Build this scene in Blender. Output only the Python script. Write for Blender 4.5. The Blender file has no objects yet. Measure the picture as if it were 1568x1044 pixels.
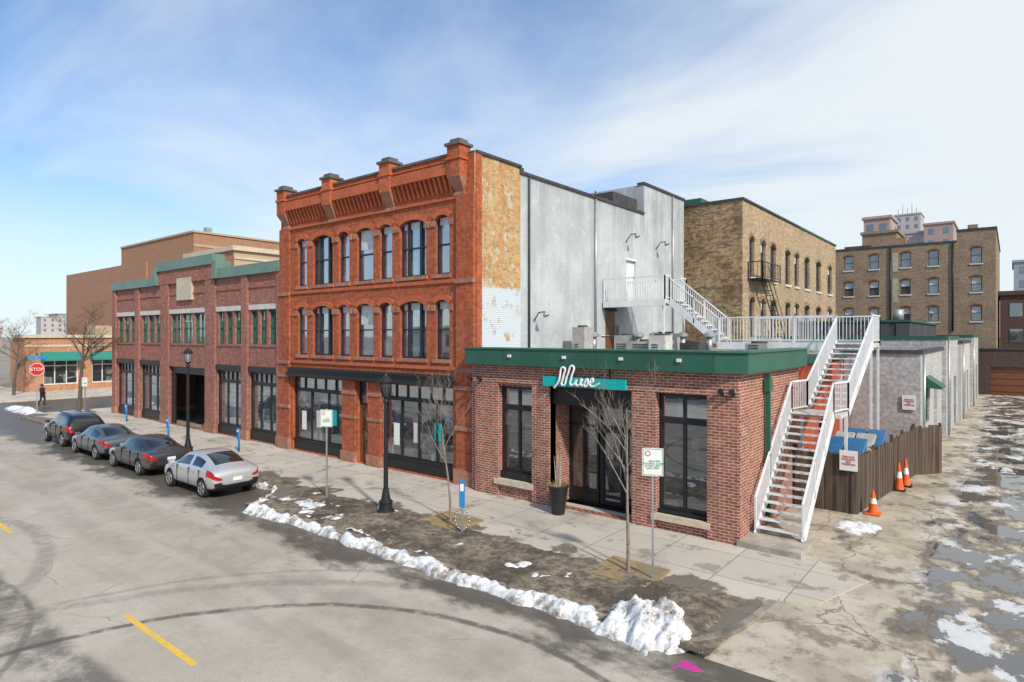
import bpy, bmesh, math, random
from mathutils import Vector, Matrix, noise
random.seed(7)
R=math.radians
col=bpy.context.scene.collection
# ------------------------------------------------------------------ materials
class M:
    def __init__(s,name,rough=.8,spec=.3,metal=0):
        s.m=bpy.data.materials.new(name); s.m.use_nodes=True; s.nt=s.m.node_tree
        s.nt.nodes.clear()
        s.b=s.nt.nodes.new('ShaderNodeBsdfPrincipled'); s.o=s.nt.nodes.new('ShaderNodeOutputMaterial')
        s.nt.links.new(s.b.outputs[0],s.o.inputs[0])
        s.set('Roughness',rough); s.set('Specular IOR Level',spec); s.set('Metallic',metal)
    def put(s,inp,v):
        if v is None: return
        if hasattr(v,'is_output'): s.nt.links.new(v,inp)
        else:
            if isinstance(v,(tuple,list)) and len(v)==3 and inp.type=='RGBA': v=(*v,1)
            inp.default_value=v
    def set(s,k,v): s.put(s.b.inputs[k],v)
    def n(s,t,ins={},**a):
        x=s.nt.nodes.new(t)
        for k,v in a.items(): setattr(x,k,v)
        for k,v in ins.items(): s.put(x.inputs[k],v)
        return x
    def pos(s): return s.n('ShaderNodeNewGeometry').outputs['Position']
    def obj(s): return s.n('ShaderNodeTexCoord').outputs['Object']
    def sep(s,v): 
        x=s.n('ShaderNodeSeparateXYZ',{0:v}); return x.outputs[0],x.outputs[1],x.outputs[2]
    def comb(s,x,y,z): return s.n('ShaderNodeCombineXYZ',{0:x,1:y,2:z}).outputs[0]
    def math(s,op,a,b=0.0,clamp=False): return s.n('ShaderNodeMath',{0:a,1:b},operation=op,use_clamp=clamp).outputs[0]
    def noise(s,v,sc,det=4,rough=.55,dist=0): return s.n('ShaderNodeTexNoise',{'Vector':v,'Scale':sc,'Detail':det,'Roughness':rough,'Distortion':dist}).outputs[0]
    def rng(s,v,a,b,c=0.,d=1.): return s.n('ShaderNodeMapRange',{0:v,1:a,2:b,3:c,4:d},interpolation_type='SMOOTHSTEP').outputs[0]
    def mix(s,f,a,b,mode='MIX'): return s.n('ShaderNodeMixRGB',{0:f,1:a,2:b},blend_type=mode).outputs[0]
    def scale(s,v,sc): return s.n('ShaderNodeMapping',{0:v,3:sc}).outputs[0]
    def gray(s,v): return s.comb(v,v,v)
    def bump(s,h,st=.3,d=.02):
        s.set('Normal',s.n('ShaderNodeBump',{'Strength':st,'Distance':d,'Height':h}).outputs[0])
def uvw(m):
    x,y,z=m.sep(m.pos()); return m.comb(m.math('ADD',x,y),z,0.0)
def rough_mat(name,c1,c2,sc=3,rough=.85,bump=.2,spec=.25,metal=0,obj=False,detail=5):
    m=M(name,rough,spec,metal); v=m.obj() if obj else m.pos()
    a=m.noise(v,sc,detail); b=m.noise(v,sc*.13,3)
    f=m.math('ADD',m.math('MULTIPLY',a,.6),m.math('MULTIPLY',b,.4))
    m.set('Base Color',m.mix(m.rng(f,.35,.65),c1,c2))
    if bump: m.bump(a,bump,.02)
    return m.m
def brick(name,c1,c2,mort,stain=.35,w=.215,h=.072,ms=.009,dirt=(.12,.09,.07),mot=.0):
    m=M(name,.88,.2); v=uvw(m)
    b=m.n('ShaderNodeTexBrick',{'Vector':v,'Color1':c1,'Color2':c2,'Mortar':mort,'Scale':1.,'Mortar Size':ms,'Mortar Smooth':.2,'Bias':-.1,'Brick Width':w,'Row Height':h})
    n1=m.noise(m.pos(),.55,5); n2=m.noise(m.pos(),6,3)
    c=m.mix(m.rng(n1,.45,.72,0,stain),b.outputs[0],dirt)
    if mot: c=m.mix(m.rng(m.noise(m.scale(m.pos(),(2.2,2.2,5.)),1.,5,.75),.45,.6,0,mot),c,dirt)
    g=m.rng(n2,.25,.75,.74,1.24)
    c=m.mix(1.,c,m.gray(g),'MULTIPLY')
    x,y,z=m.sep(m.pos())
    st=m.noise(m.scale(m.pos(),(2.5,2.5,.25)),1.,4)
    c=m.mix(m.rng(st,.5,.75,0,.35),c,dirt)
    m.set('Base Color',c); m.bump(b.outputs[1],-.4,.01)
    return m.m
def solid(name,c,rough=.5,spec=.4,metal=0,var=.12,obj=True,sc=4):
    return rough_mat(name,tuple(x*(1-var) for x in c),tuple(min(1,x*(1+var)) for x in c),sc,rough,0,spec,metal,obj)
def glass(name,tint=(.02,.028,.035),refl=.16,inter=(.10,.10,.10),sc=.9,amt=.5):
    m=M(name,.5,.3)
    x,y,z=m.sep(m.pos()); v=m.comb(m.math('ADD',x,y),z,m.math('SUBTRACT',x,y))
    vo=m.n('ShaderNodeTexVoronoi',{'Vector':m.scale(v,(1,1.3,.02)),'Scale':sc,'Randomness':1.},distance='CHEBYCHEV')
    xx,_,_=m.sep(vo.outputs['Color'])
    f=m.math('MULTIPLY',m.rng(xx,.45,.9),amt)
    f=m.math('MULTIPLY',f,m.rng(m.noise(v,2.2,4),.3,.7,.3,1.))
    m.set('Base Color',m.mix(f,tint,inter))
    gl=m.n('ShaderNodeBsdfGlossy',{'Color':(.85,.93,1.,1),'Roughness':.02})
    bp=m.n('ShaderNodeBump',{'Strength':.12,'Distance':.01,'Height':m.noise(m.pos(),1.3,1)}).outputs[0]
    m.nt.links.new(bp,gl.inputs['Normal'])
    lw=m.n('ShaderNodeLayerWeight',{'Blend':.35}).outputs['Facing']
    fac=m.math('ADD',refl,m.math('MULTIPLY',m.math('POWER',lw,2.5),.6),True)
    mx=m.n('ShaderNodeMixShader',{0:fac,1:m.b.outputs[0],2:gl.outputs[0]})
    m.nt.links.new(mx.outputs[0],m.o.inputs[0]); return m.m

RED=brick('red_brick',(.46,.115,.045),(.34,.075,.034),(.30,.13,.08),.25,dirt=(.20,.06,.035))
REDT=rough_mat('red_terracotta',(.40,.10,.045),(.52,.155,.07),8)
STONE=rough_mat('pink_sandstone',(.42,.22,.15),(.28,.13,.09),6,bump=.6)
DSTONE=rough_mat('dark_cap_stone',(.10,.09,.085),(.16,.14,.13),7,bump=.4)
BR2=brick('brown_red_brick',(.36,.12,.082),(.25,.08,.058),(.38,.27,.22),.15)
MBR=brick('muse_brick',(.37,.125,.078),(.22,.07,.05),(.50,.40,.33),.15,w=.24,h=.082,ms=.011)
TAN=brick('tan_brick',(.46,.32,.17),(.25,.165,.09),(.30,.25,.18),.6,w=.26,h=.09,ms=.012,dirt=(.10,.07,.045),mot=.8)
TAN2=brick('tan_brick_pale',(.50,.37,.23),(.36,.26,.155),(.40,.34,.26),.3,w=.26,h=.09,dirt=(.18,.13,.085),mot=.35)  # paler, less mottled tan brick for the alley-side wall
FARB=brick('weathered_brick',(.33,.24,.165),(.25,.18,.12),(.28,.23,.17),.45,w=.4,h=.14,dirt=(.17,.125,.09),mot=.3)
ORB=brick('orange_brick',(.40,.215,.135),(.34,.18,.11),(.38,.26,.18),.1,w=.5,h=.16,dirt=(.3,.15,.09))
TANB=rough_mat('tan_panel',(.50,.38,.26),(.45,.34,.23),.6)
def ochre():
    m=M('peeling_ochre_brick',.9,.15); v=uvw(m); p=m.pos(); x,y,z=m.sep(p)
    b=m.n('ShaderNodeTexBrick',{'Vector':v,'Color1':(.60,.38,.16,1),'Color2':(.36,.18,.075,1),'Mortar':(.46,.38,.27,1),'Scale':1.,'Mortar Size':.014,'Mortar Smooth':.3,'Brick Width':.22,'Row Height':.078})
    n1=m.noise(p,1.3,7,.72); n2=m.noise(p,3.2,6,.75); n3=m.noise(p,.9,5,.6)
    c=m.mix(m.rng(n2,.42,.62,0,.8),b.outputs[0],(.60,.42,.20,1))
    c=m.mix(m.rng(n3,.50,.62,0,.5),c,(.46,.19,.08,1))
    s=m.rng(y,16.9,18.3,.07,0)
    c=m.mix(m.rng(m.math('ADD',n1,s),.56,.63,0,.8),c,(.60,.55,.46,1))
    c=m.mix(m.rng(m.noise(p,4.5,5,.8),.56,.64,0,.8),c,(.16,.10,.06,1))
    zz=m.math('ADD',z,m.math('MULTIPLY',m.math('SUBTRACT',n2,.5),.5))
    low=m.rng(zz,7.25,7.4,1,0)
    low=m.math('MULTIPLY',low,m.rng(m.math('ADD',n1,m.math('MULTIPLY',m.math('SUBTRACT',z,6.),-.03)),.36,.44))
    c=m.mix(low,c,(.58,.65,.70,1))
    c=m.mix(.6,c,m.mix(b.outputs[1],(1,1,1,1),(.6,.6,.6,1)),'MULTIPLY')
    m.set('Base Color',c); m.bump(m.math('ADD',b.outputs[1],m.math('MULTIPLY',n2,-1.)),-.5,.015); return m.m
OCH=ochre()
def whitewall():
    m=M('painted_plaster_wall',.85,.2); p=m.pos(); v=uvw(m)
    b=m.n('ShaderNodeTexBrick',{'Vector':v,'Color1':(1,1,1,1),'Color2':(.93,.93,.93,1),'Mortar':(.84,.84,.84,1),'Scale':1.,'Mortar Size':.01,'Mortar Smooth':.5,'Brick Width':.24,'Row Height':.085})
    n1=m.noise(p,.5,6,.62); n2=m.noise(m.scale(p,(1.5,1.5,.18)),1.2,5,.6); n3=m.noise(p,1.7,6,.7); n4=m.noise(p,.9,8,.75)
    c=m.mix(m.rng(n1,.35,.65),(.42,.455,.475,1),(.55,.58,.59,1))
    c=m.mix(m.rng(n2,.48,.68,0,.45),c,(.31,.345,.37,1))
    c=m.mix(m.rng(n3,.56,.64,0,.35),c,(.66,.68,.67,1))
    c=m.mix(m.rng(n4,.61,.66,0,.5),c,(.42,.36,.28,1))
    c=m.mix(m.rng(m.noise(p,1.1,8,.8),.62,.68,0,.35),c,(.24,.26,.27,1))
    x,y,z=m.sep(p)
    c=m.mix(m.math('MULTIPLY',m.rng(z,10.5,12.2,0,.5),m.rng(n2,.35,.6)),c,(.25,.28,.31,1))
    c=m.mix(.8,c,b.outputs[0],'MULTIPLY')
    m.set('Base Color',c); m.bump(n3,.3,.02); return m.m
WW=whitewall()
WBR=brick('grey_painted_block',(.46,.46,.455),(.40,.40,.395),(.33,.33,.325),.35,w=.4,h=.2,dirt=(.24,.23,.21))
BLACK=solid('black_metal',(.018,.019,.021),.4); NAVY=solid('navy_frame',(.018,.025,.042),.4)
CHAR=rough_mat('charcoal',(.05,.05,.055),(.08,.08,.085),3)
GREEN=rough_mat('green_fascia',(.022,.095,.06),(.03,.12,.08),1.2,.5,.0,.4)
GRNE=solid('green_edge_flashing',(.04,.14,.10),.5)
GRNCAP=rough_mat('green_metal_cap',(.14,.22,.185),(.17,.27,.225),1.5,.5,0)
TEAL=solid('teal_sign',(.0,.42,.42),.4,var=.04); WHITE=solid('white_paint',(.72,.73,.73),.45,var=.08)
WHT=solid('sign_white',(.78,.79,.78),.4,var=.03)
STEEL=solid('galvanised_steel',(.42,.43,.44),.4,metal=.6)
RAILW=solid('white_rail_paint',(.70,.72,.74),.45,var=.1)
TREAD=rough_mat('stair_tread',(.62,.62,.60),(.45,.42,.38),6)
ROOF=rough_mat('roof_membrane',(.35,.35,.34),(.22,.22,.22),1)
DROOF=rough_mat('dark_roof',(.07,.07,.075),(.11,.11,.115),1)
CONC=rough_mat('concrete',(.46,.42,.36),(.28,.25,.21),3)
KERB=rough_mat('dirty_kerb',(.34,.30,.25),(.14,.12,.10),2.5)
CREAM=solid('cream_stone',(.55,.48,.36),.8)
LIME=solid('pale_lintel',(.58,.56,.52),.8)
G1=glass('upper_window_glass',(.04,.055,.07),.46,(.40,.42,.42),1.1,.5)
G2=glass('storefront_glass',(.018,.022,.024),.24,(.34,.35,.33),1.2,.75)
G3=glass('muse_glass',(.02,.022,.024),.2,(.16,.16,.15),1.1,.6)
GF=glass('far_window_glass',(.04,.05,.06),.2,(.2,.2,.2),1.,.4)
BLIND=solid('window_blind',(.55,.57,.58),.8)
REDW=rough_mat('red_painted_wall',(.46,.10,.05),(.32,.065,.03),1.5)
def wood():
    m=M('weathered_wood',.9,.15); v=m.pos()
    a=m.noise(m.scale(v,(9,9,.7)),1.,5); b=m.noise(m.scale(v,(7,7,.02)),1.,1)
    c=m.mix(m.rng(a,.3,.7),(.075,.055,.042,1),(.14,.105,.08,1))
    c=m.mix(1.,c,m.gray(m.rng(b,.3,.7,.65,1.25)),'MULTIPLY'); m.set('Base Color',c); m.bump(a,.3,.01); return m.m
WOOD=wood()
BARK=rough_mat('bark',(.20,.165,.13),(.32,.27,.22),12,bump=.5)
BARK2=rough_mat('dark_bark',(.09,.07,.058),(.15,.115,.09),9)
ORANGE=solid('cone_orange',(.75,.13,.02),.5); REDS=solid('sign_red',(.55,.02,.02),.4); BLUE=solid('blue_paint',(.02,.22,.50),.4)
DBLUE=solid('bin_blue',(.03,.13,.30),.5)
SGREEN=solid('sign_green',(.02,.3,.12),.4); YEL=rough_mat('yellow_marking',(.80,.50,.05),(.58,.42,.14),8,.7,0)
def snowm():
    m=M('dirty_snow',.6,.3); p=m.pos(); a=m.noise(p,6,8,.75); b=m.noise(p,1.3,4)
    f=m.math('ADD',m.math('MULTIPLY',a,.6),m.math('MULTIPLY',b,.4)); x,y,z=m.sep(p)
    f=m.math('SUBTRACT',f,m.rng(z,-.1,.1,-.02,.03))
    c=m.mix(m.rng(f,.45,.60),(.82,.84,.86,1),(.26,.225,.19,1)); m.set('Base Color',c); m.bump(a,1.,.05); return m.m
SNOW=snowm()
PINK=rough_mat('magenta_spray',(.62,.02,.30),(.4,.06,.25),9,.8,0)
def road():
    m=M('road_asphalt',.85,.25); p=m.pos(); x,y,z=m.sep(p)
    n1=m.noise(p,.35,6,.6); n2=m.noise(p,3,6,.7); n3=m.noise(m.scale(p,(.15,1.2,1)),1.,4); n4=m.noise(p,60,2)
    c=m.mix(m.rng(n1,.35,.65),(.41,.365,.305,1),(.48,.435,.375,1))
    c=m.mix(m.rng(n2,.45,.75,0,.45),c,(.32,.28,.235,1))
    c=m.mix(m.rng(n3,.48,.72,0,.5),c,(.30,.27,.23,1))
    c=m.mix(1.,c,m.gray(m.rng(n4,.2,.8,.76,1.22)),'MULTIPLY')
    def band(y0,w,s,colr,src=None,th=(.35,.6)):
        nonlocal c
        d=m.math('ABSOLUTE',m.math('SUBTRACT',src if src is not None else yy,y0))
        f=m.math('MULTIPLY',m.rng(d,w*.5,w,1,0),m.rng(m.noise(p,.9,5,.7),th[0],th[1],0,s))
        c=m.mix(f,c,colr)
    yy=m.math('ADD',y,m.math('MULTIPLY',m.math('SUBTRACT',n1,.5),.6))
    band(3.4,.6,.85,(.13,.12,.11,1)); band(8.0,.9,.35,(.24,.21,.18,1)); band(1.2,.6,.5,(.20,.18,.165,1)); band(6.5,.5,.25,(.25,.22,.19,1))
    wet=m.rng(m.math('ADD',y,m.math('MULTIPLY',m.math('SUBTRACT',m.noise(m.scale(p,(.6,1.,1.)),.8,6,.7),.5),4.6)),9.0,10.0)
    c=m.mix(m.math('MULTIPLY',wet,.9),c,(.08,.07,.058,1))
    def ring(cx,cy,r,w,s):
        nonlocal c
        dx=m.math('SUBTRACT',x,cx); dy=m.math('SUBTRACT',y,cy)
        d=m.math('SQRT',m.math('ADD',m.math('MULTIPLY',dx,dx),m.math('MULTIPLY',dy,dy)))
        d=m.math('ABSOLUTE',m.math('SUBTRACT',m.math('ADD',d,m.math('MULTIPLY',n1,.3)),r))
        f=m.math('MULTIPLY',m.rng(d,w*.3,w,1,0),m.rng(n2,.3,.55,.2*s,s)); c=m.mix(f,c,(.10,.09,.08,1))
    ring(-7.0,2.2,7.05,.13,.85); ring(-6.0,0.5,10.2,.25,.3); ring(-22,-4,9.5,.3,.35); ring(-17,-3.5,7.5,.1,.6); ring(-7,2.2,9.,.12,.3)
    dv=m.n('ShaderNodeVectorMath',{0:p,1:m.n('ShaderNodeTexNoise',{'Vector':p,'Scale':.7,'Detail':5.}).outputs[1]},operation='ADD').outputs[0]
    vo=m.n('ShaderNodeTexVoronoi',{'Vector':dv,'Scale':.2},feature='DISTANCE_TO_EDGE').outputs['Distance']
    cr=m.math('MULTIPLY',m.rng(vo,.001,.004,1,0),m.rng(n1,.46,.6,0,.5))
    c=m.mix(cr,c,(.12,.105,.09,1))
    m.set('Base Color',c); m.set('Roughness',m.rng(wet,.3,1.,.85,.4)); m.bump(m.noise(p,25,4),.3,.01); return m.m
ROAD=road()
def alley():
    m=M('alley_pavement',.85,.3); p=m.pos(); x,y,z=m.sep(p)
    n1=m.noise(p,.5,6,.6); n2=m.noise(p,2.5,8,.75); n3=m.noise(p,.9,7,.7,.3)
    c=m.mix(m.rng(n1,.38,.62),(.52,.46,.37,1),(.38,.325,.255,1))
    c=m.mix(m.rng(n2,.47,.66,0,.7),c,(.22,.18,.14,1))
    c=m.mix(m.rng(n3,.53,.61,0,.7),c,(.17,.14,.105,1))
    vo=m.n('ShaderNodeTexVoronoi',{'Vector':m.n('ShaderNodeVectorMath',{0:p,1:m.n('ShaderNodeTexNoise',{'Vector':p,'Scale':.9,'Detail':5.}).outputs[1]},operation='ADD').outputs[0],'Scale':.35},feature='DISTANCE_TO_EDGE').outputs['Distance']
    c=m.mix(m.rng(vo,.002,.010,.6,0),c,(.09,.075,.06,1))
    bx=m.rng(m.math('ABSOLUTE',m.math('ADD',x,.2)),.3,2.8,.13,-.07)
    by=m.rng(y,12.5,16,-.05,0)
    pf=m.math('ADD',m.math('ADD',m.noise(m.scale(p,(1,.7,1)),1.0,7,.62),bx),by)
    damp=m.rng(pf,.52,.60); pud=m.rng(pf,.625,.64)
    ice_glint=m.rng(m.noise(m.scale(p,(1,.6,1)),.8,7,.68),.52,.58,0,.85)  # ice, plus bright sky reflection of wet ground painted in as white
    ice_glint=m.math('MULTIPLY',ice_glint,m.rng(m.math('ABSOLUTE',m.math('ADD',x,.3)),.7,1.9,1,0))
    c=m.mix(m.math('MULTIPLY',damp,.75),c,(.10,.082,.064,1))
    c=m.mix(ice_glint,c,(.66,.67,.69,1))
    c=m.mix(pud,c,(.10,.095,.09,1))
    m.set('Base Color',c); m.set('Roughness',m.math('MAXIMUM',m.math('SUBTRACT',m.rng(damp,0,1,.88,.5),m.math('MULTIPLY',pud,.6)),.02))
    m.set('Specular IOR Level',m.rng(pud,0,1,.3,1.))
    bs=m.n('ShaderNodeBump',{'Strength':m.rng(pud,0,1,.5,0.01),'Distance':.03,'Height':n2}).outputs[0]; m.set('Normal',bs)
    return m.m
ALLEY=alley()
def walk():
    m=M('sidewalk_concrete',.85,.25); p=m.pos(); x,y,z=m.sep(p)
    b=m.n('ShaderNodeTexBrick',{'Vector':m.comb(m.math('ADD',x,.4),m.math('ADD',y,.3),0.),'Color1':(.56,.51,.44,1),'Color2':(.48,.435,.37,1),'Mortar':(.2,.175,.15,1),'Scale':1.,'Mortar Size':.012,'Mortar Smooth':.1,'Brick Width':1.65,'Row Height':1.6},offset=0.)
    n1=m.noise(p,.6,6,.6); n2=m.noise(p,3,6,.7)
    c=m.mix(m.rng(n1,.5,.62,0,.45),b.outputs[0],(.34,.295,.24,1))
    c=m.mix(m.rng(n2,.55,.75,0,.5),c,(.25,.22,.18,1))
    c=m.mix(m.rng(m.noise(p,1.2,6,.65),.58,.61,0,.6),c,(.22,.19,.155,1))
    e=m.rng(m.math('ADD',y,m.math('MULTIPLY',m.math('SUBTRACT',m.noise(p,.8,5,.6),.5),4.6)),13.1,13.35,.82,0)
    c=m.mix(e,c,(.10,.085,.068,1))
    m.set('Base Color',c); m.bump(n2,.15,.01); return m.m
WALK=walk()
def dirtm():
    m=M('dormant_grass_dirt',.9,.2); p=m.pos()
    a=m.noise(p,5,8,.7); b=m.noise(p,.7,5,.6); d=m.noise(p,14,5,.8)
    c=m.mix(m.rng(a,.35,.65),(.11,.088,.066,1),(.30,.25,.19,1))
    c=m.mix(m.rng(b,.45,.6,0,.8),c,(.07,.056,.044,1))
    c=m.mix(m.rng(d,.60,.66,0,.7),c,(.55,.54,.52,1))
    m.set('Base Color',c); m.bump(a,1.,.05); return m.m
DIRT=dirtm()
GROUND=rough_mat('ground_dirt',(.24,.21,.175),(.34,.31,.27),.4,.9,.2)
# ------------------------------------------------------------------ geometry helpers
class Part:
    def __init__(s): s.v=[];s.f=[];s.mi=[];s.mats=[];s.smooth=[]
    def mid(s,m):
        if m not in s.mats: s.mats.append(m)
        return s.mats.index(m)
    def face(s,pts,m,smooth=False):
        i=len(s.v); s.v+= [tuple(p) for p in pts]; s.f.append(tuple(range(i,i+len(pts)))); s.mi.append(s.mid(m)); s.smooth.append(smooth)
    def hexa(s,P,m):
        i=len(s.v); s.v+=[tuple(p) for p in P]; k=s.mid(m)
        for q in ((0,3,2,1),(4,5,6,7),(0,1,5,4),(1,2,6,5),(2,3,7,6),(3,0,4,7)):
            s.f.append(tuple(i+a for a in q)); s.mi.append(k); s.smooth.append(False)
    def box(s,x0,x1,y0,y1,z0,z1,m):
        s.hexa([(x0,y0,z0),(x1,y0,z0),(x1,y1,z0),(x0,y1,z0),(x0,y0,z1),(x1,y0,z1),(x1,y1,z1),(x0,y1,z1)],m)
    def mbox(s,mp,u0,u1,z0,z1,d0,d1,m):
        s.hexa([mp(u0,z0,d0),mp(u1,z0,d0),mp(u1,z0,d1),mp(u0,z0,d1),mp(u0,z1,d0),mp(u1,z1,d0),mp(u1,z1,d1),mp(u0,z1,d1)],m)
    def prism(s,poly,z0,z1,m,mside=None):
        n=len(poly); s.face([(x,y,z1) for x,y in poly],m); s.face([(x,y,z0) for x,y in reversed(poly)],m)
        for i in range(n):
            a=poly[i];b=poly[(i+1)%n]; s.face([(a[0],a[1],z0),(b[0],b[1],z0),(b[0],b[1],z1),(a[0],a[1],z1)],mside or m)
    def tube(s,p0,p1,r0,r1,m,n=8,caps=True):
        p0=Vector(p0);p1=Vector(p1);d=(p1-p0)
        if d.length<1e-6: return
        d.normalize(); a=d.orthogonal().normalized(); b=d.cross(a); i=len(s.v); k=s.mid(m)
        for p,r in ((p0,r0),(p1,r1)):
            for j in range(n):
                t=2*math.pi*j/n; s.v.append(tuple(p+a*math.cos(t)*r+b*math.sin(t)*r))
        for j in range(n):
            s.f.append((i+j,i+(j+1)%n,i+n+(j+1)%n,i+n+j)); s.mi.append(k); s.smooth.append(True)
        if caps:
            s.f.append(tuple(i+n-1-j for j in range(n))); s.f.append(tuple(i+n+j for j in range(n))); s.mi+=[k,k]; s.smooth+=[False,False]
    def lathe(s,c,prof,m,n=16):
        for (r0,z0),(r1,z1) in zip(prof,prof[1:]): s.tube((c[0],c[1],c[2]+z0),(c[0],c[1],c[2]+z1),r0,r1,m,n,False)
        for r,z in (prof[0],prof[-1]):
            if r>.001: s.face([(c[0]+r*math.cos(2*math.pi*j/n),c[1]+r*math.sin(2*math.pi*j/n),c[2]+z) for j in range(n)],m)
    def bar(s,p0,p1,w,h,m):
        p0=Vector(p0);p1=Vector(p1);d=(p1-p0).normalized(); up=Vector((0,0,1))
        if abs(d.z)>.99: up=Vector((0,1,0))
        a=d.cross(up).normalized()*w/2; b=a.cross(d).normalized()*h/2
        s.hexa([p0-a-b,p0+a-b,p0+a+b,p0-a+b,p1-a-b,p1+a-b,p1+a+b,p1-a+b],m)
    def mesh(s,name):
        me=bpy.data.meshes.new(name); me.from_pydata(s.v,[],s.f)
        for m in s.mats: me.materials.append(m)
        me.polygons.foreach_set('material_index',s.mi); me.polygons.foreach_set('use_smooth',s.smooth); me.update(); return me
class Obj:
    def __init__(s,name,loc=(0,0,0),rz=0,sc=1):
        s.e=bpy.data.objects.new(name,None); col.objects.link(s.e); s.e.location=loc; s.e.rotation_euler=(0,0,rz); s.e.scale=(sc,sc,sc); s.e.empty_display_size=.2; s.p={}
    def __getitem__(s,k):
        if k not in s.p: s.p[k]=Part()
        return s.p[k]
    def add(s,name,me):
        o=bpy.data.objects.new(name,me); col.objects.link(o); o.parent=s.e; return o
    def done(s):
        for k,p in s.p.items(): s.add(k,p.mesh(k))
        return s.e
def single(name,part):
    o=bpy.data.objects.new(name,part.mesh(name)); col.objects.link(o); return o
def FY(y): return lambda u,z,d:(u,y+d,z)
def FX(x): return lambda u,z,d:(x-d,u,z)
def wall(p,mp,u0,u1,z0,z1,ops,m,rev=.25,revm=None):
    us=sorted({u0,u1,*[o[0] for o in ops],*[o[1] for o in ops]}); zs=sorted({z0,z1,*[o[2] for o in ops],*[o[3] for o in ops]})
    us=[u for u in us if u0<=u<=u1]; zs=[z for z in zs if z0<=z<=z1]
    for a,b in zip(us,us[1:]):
        for c,d in zip(zs,zs[1:]):
            cu=(a+b)/2;cz=(c+d)/2
            if any(o[0]<cu<o[1] and o[2]<cz<o[3] for o in ops): continue
            p.face([mp(a,c,0),mp(b,c,0),mp(b,d,0),mp(a,d,0)],m)
    rm=revm or m
    for a,b,c,d in [o[:4] for o in ops]:
        p.face([mp(a,c,0),mp(a,c,rev),mp(a,d,rev),mp(a,d,0)],rm); p.face([mp(b,c,0),mp(b,d,0),mp(b,d,rev),mp(b,c,rev)],rm)
        p.face([mp(a,d,0),mp(a,d,rev),mp(b,d,rev),mp(b,d,0)],rm); p.face([mp(a,c,0),mp(b,c,0),mp(b,c,rev),mp(a,c,rev)],rm)
def window(p,mp,a,b,c,d,dep,fm,gm,nv=1,hs=(),fw=.06,mw=.04,blind=0):
    p.face([mp(a,c,dep),mp(b,c,dep),mp(b,d,dep),mp(a,d,dep)],gm)
    if blind: p.face([mp(a+fw,d-blind,dep-.008),mp(b-fw,d-blind,dep-.008),mp(b-fw,d-fw,dep-.008),mp(a+fw,d-fw,dep-.008)],BLIND)
    e=dep-.07
    p.mbox(mp,a,a+fw,c,d,e,dep-.001,fm); p.mbox(mp,b-fw,b,c,d,e,dep-.001,fm)
    p.mbox(mp,a+fw,b-fw,c,c+fw,e+.002,dep-.002,fm); p.mbox(mp,a+fw,b-fw,d-fw,d,e+.002,dep-.002,fm)
    for i in range(1,nv):
        u=a+(b-a)*i/nv; p.mbox(mp,u-mw/2,u+mw/2,c+fw,d-fw,e+.012,dep-.003,fm)
    for z in hs: p.mbox(mp,a+fw,b-fw,z-mw/2,z+mw/2,e+.006,dep-.004,fm)
def arch(pw,pt,mp,a,b,d,rise,m,hood,hm,rev=.25,N=8,key=None,proud=.06):
    w=(b-a)/2; Rr=(w*w+rise*rise)/(2*rise); th=math.asin(min(1,w/Rr)); cu=(a+b)/2; cz=d-Rr
    A=[(cu+Rr*math.sin(-th+2*th*i/N),cz+Rr*math.cos(-th+2*th*i/N)) for i in range(N+1)]
    for (ua,za),(ub,zb) in zip(A,A[1:]):
        if za<d-.001 or zb<d-.001: pw.face([mp(ua,za,0.),mp(ub,zb,0.),mp(ub,d,0.),mp(ua,d,0.)],m)
        pw.face([mp(ua,za,0.),mp(ua,za,rev),mp(ub,zb,rev),mp(ub,zb,0.)],m)
    if hood:
        R2=Rr+hood; B=[(cu+R2*math.sin(-th+2*th*i/N),cz+R2*math.cos(-th+2*th*i/N)) for i in range(N+1)]
        for i in range(N):
            (a0,b0),(a1,b1),(c0,d0),(c1,d1)=A[i],A[i+1],B[i],B[i+1]
            pt.hexa([mp(a0,b0,-proud),mp(a1,b1,-proud),mp(a1,b1,.01),mp(a0,b0,.01),mp(c0,d0,-proud),mp(c1,d1,-proud),mp(c1,d1,.01),mp(c0,d0,.01)],hm)
def text(parent,s,size,mp,m,name='lettering',ext=.004):
    c=bpy.data.curves.new(name,'FONT'); c.body=s; c.size=size; c.align_x='CENTER'; c.align_y='CENTER'; c.extrude=ext; c.space_line=.85
    o=bpy.data.objects.new('t',c); col.objects.link(o); bpy.context.view_layer.update()
    me=bpy.data.meshes.new_from_object(o.evaluated_get(bpy.context.evaluated_depsgraph_get())); bpy.data.objects.remove(o)
    me.materials.clear(); me.materials.append(m)
    for v in me.vertices: v.co=Vector(mp(v.co.x,v.co.y,-v.co.z))
    me.name=name; return parent.add(name,me)
def railing(p,p0,p1,h,m,sp=.13,post=1.4,r=.013):
    p0=Vector(p0);p1=Vector(p1);L=(p1-p0).length;up=Vector((0,0,h))
    p.bar(p0+up,p1+up,.05,.05,m); p.bar(p0+up*.1,p1+up*.1,.035,.035,m)
    n=max(1,round(L/sp))
    for i in range(n+1):
        q=p0.lerp(p1,i/n); p.bar(q+up*.1,q+up,r*1.6,r*1.6,m)
    n=max(1,round(L/post))
    for i in range(n+1):
        q=p0.lerp(p1,i/n); p.bar(q-Vector((0,0,.12)),q+up*1.02,.05,.05,m)
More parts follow.
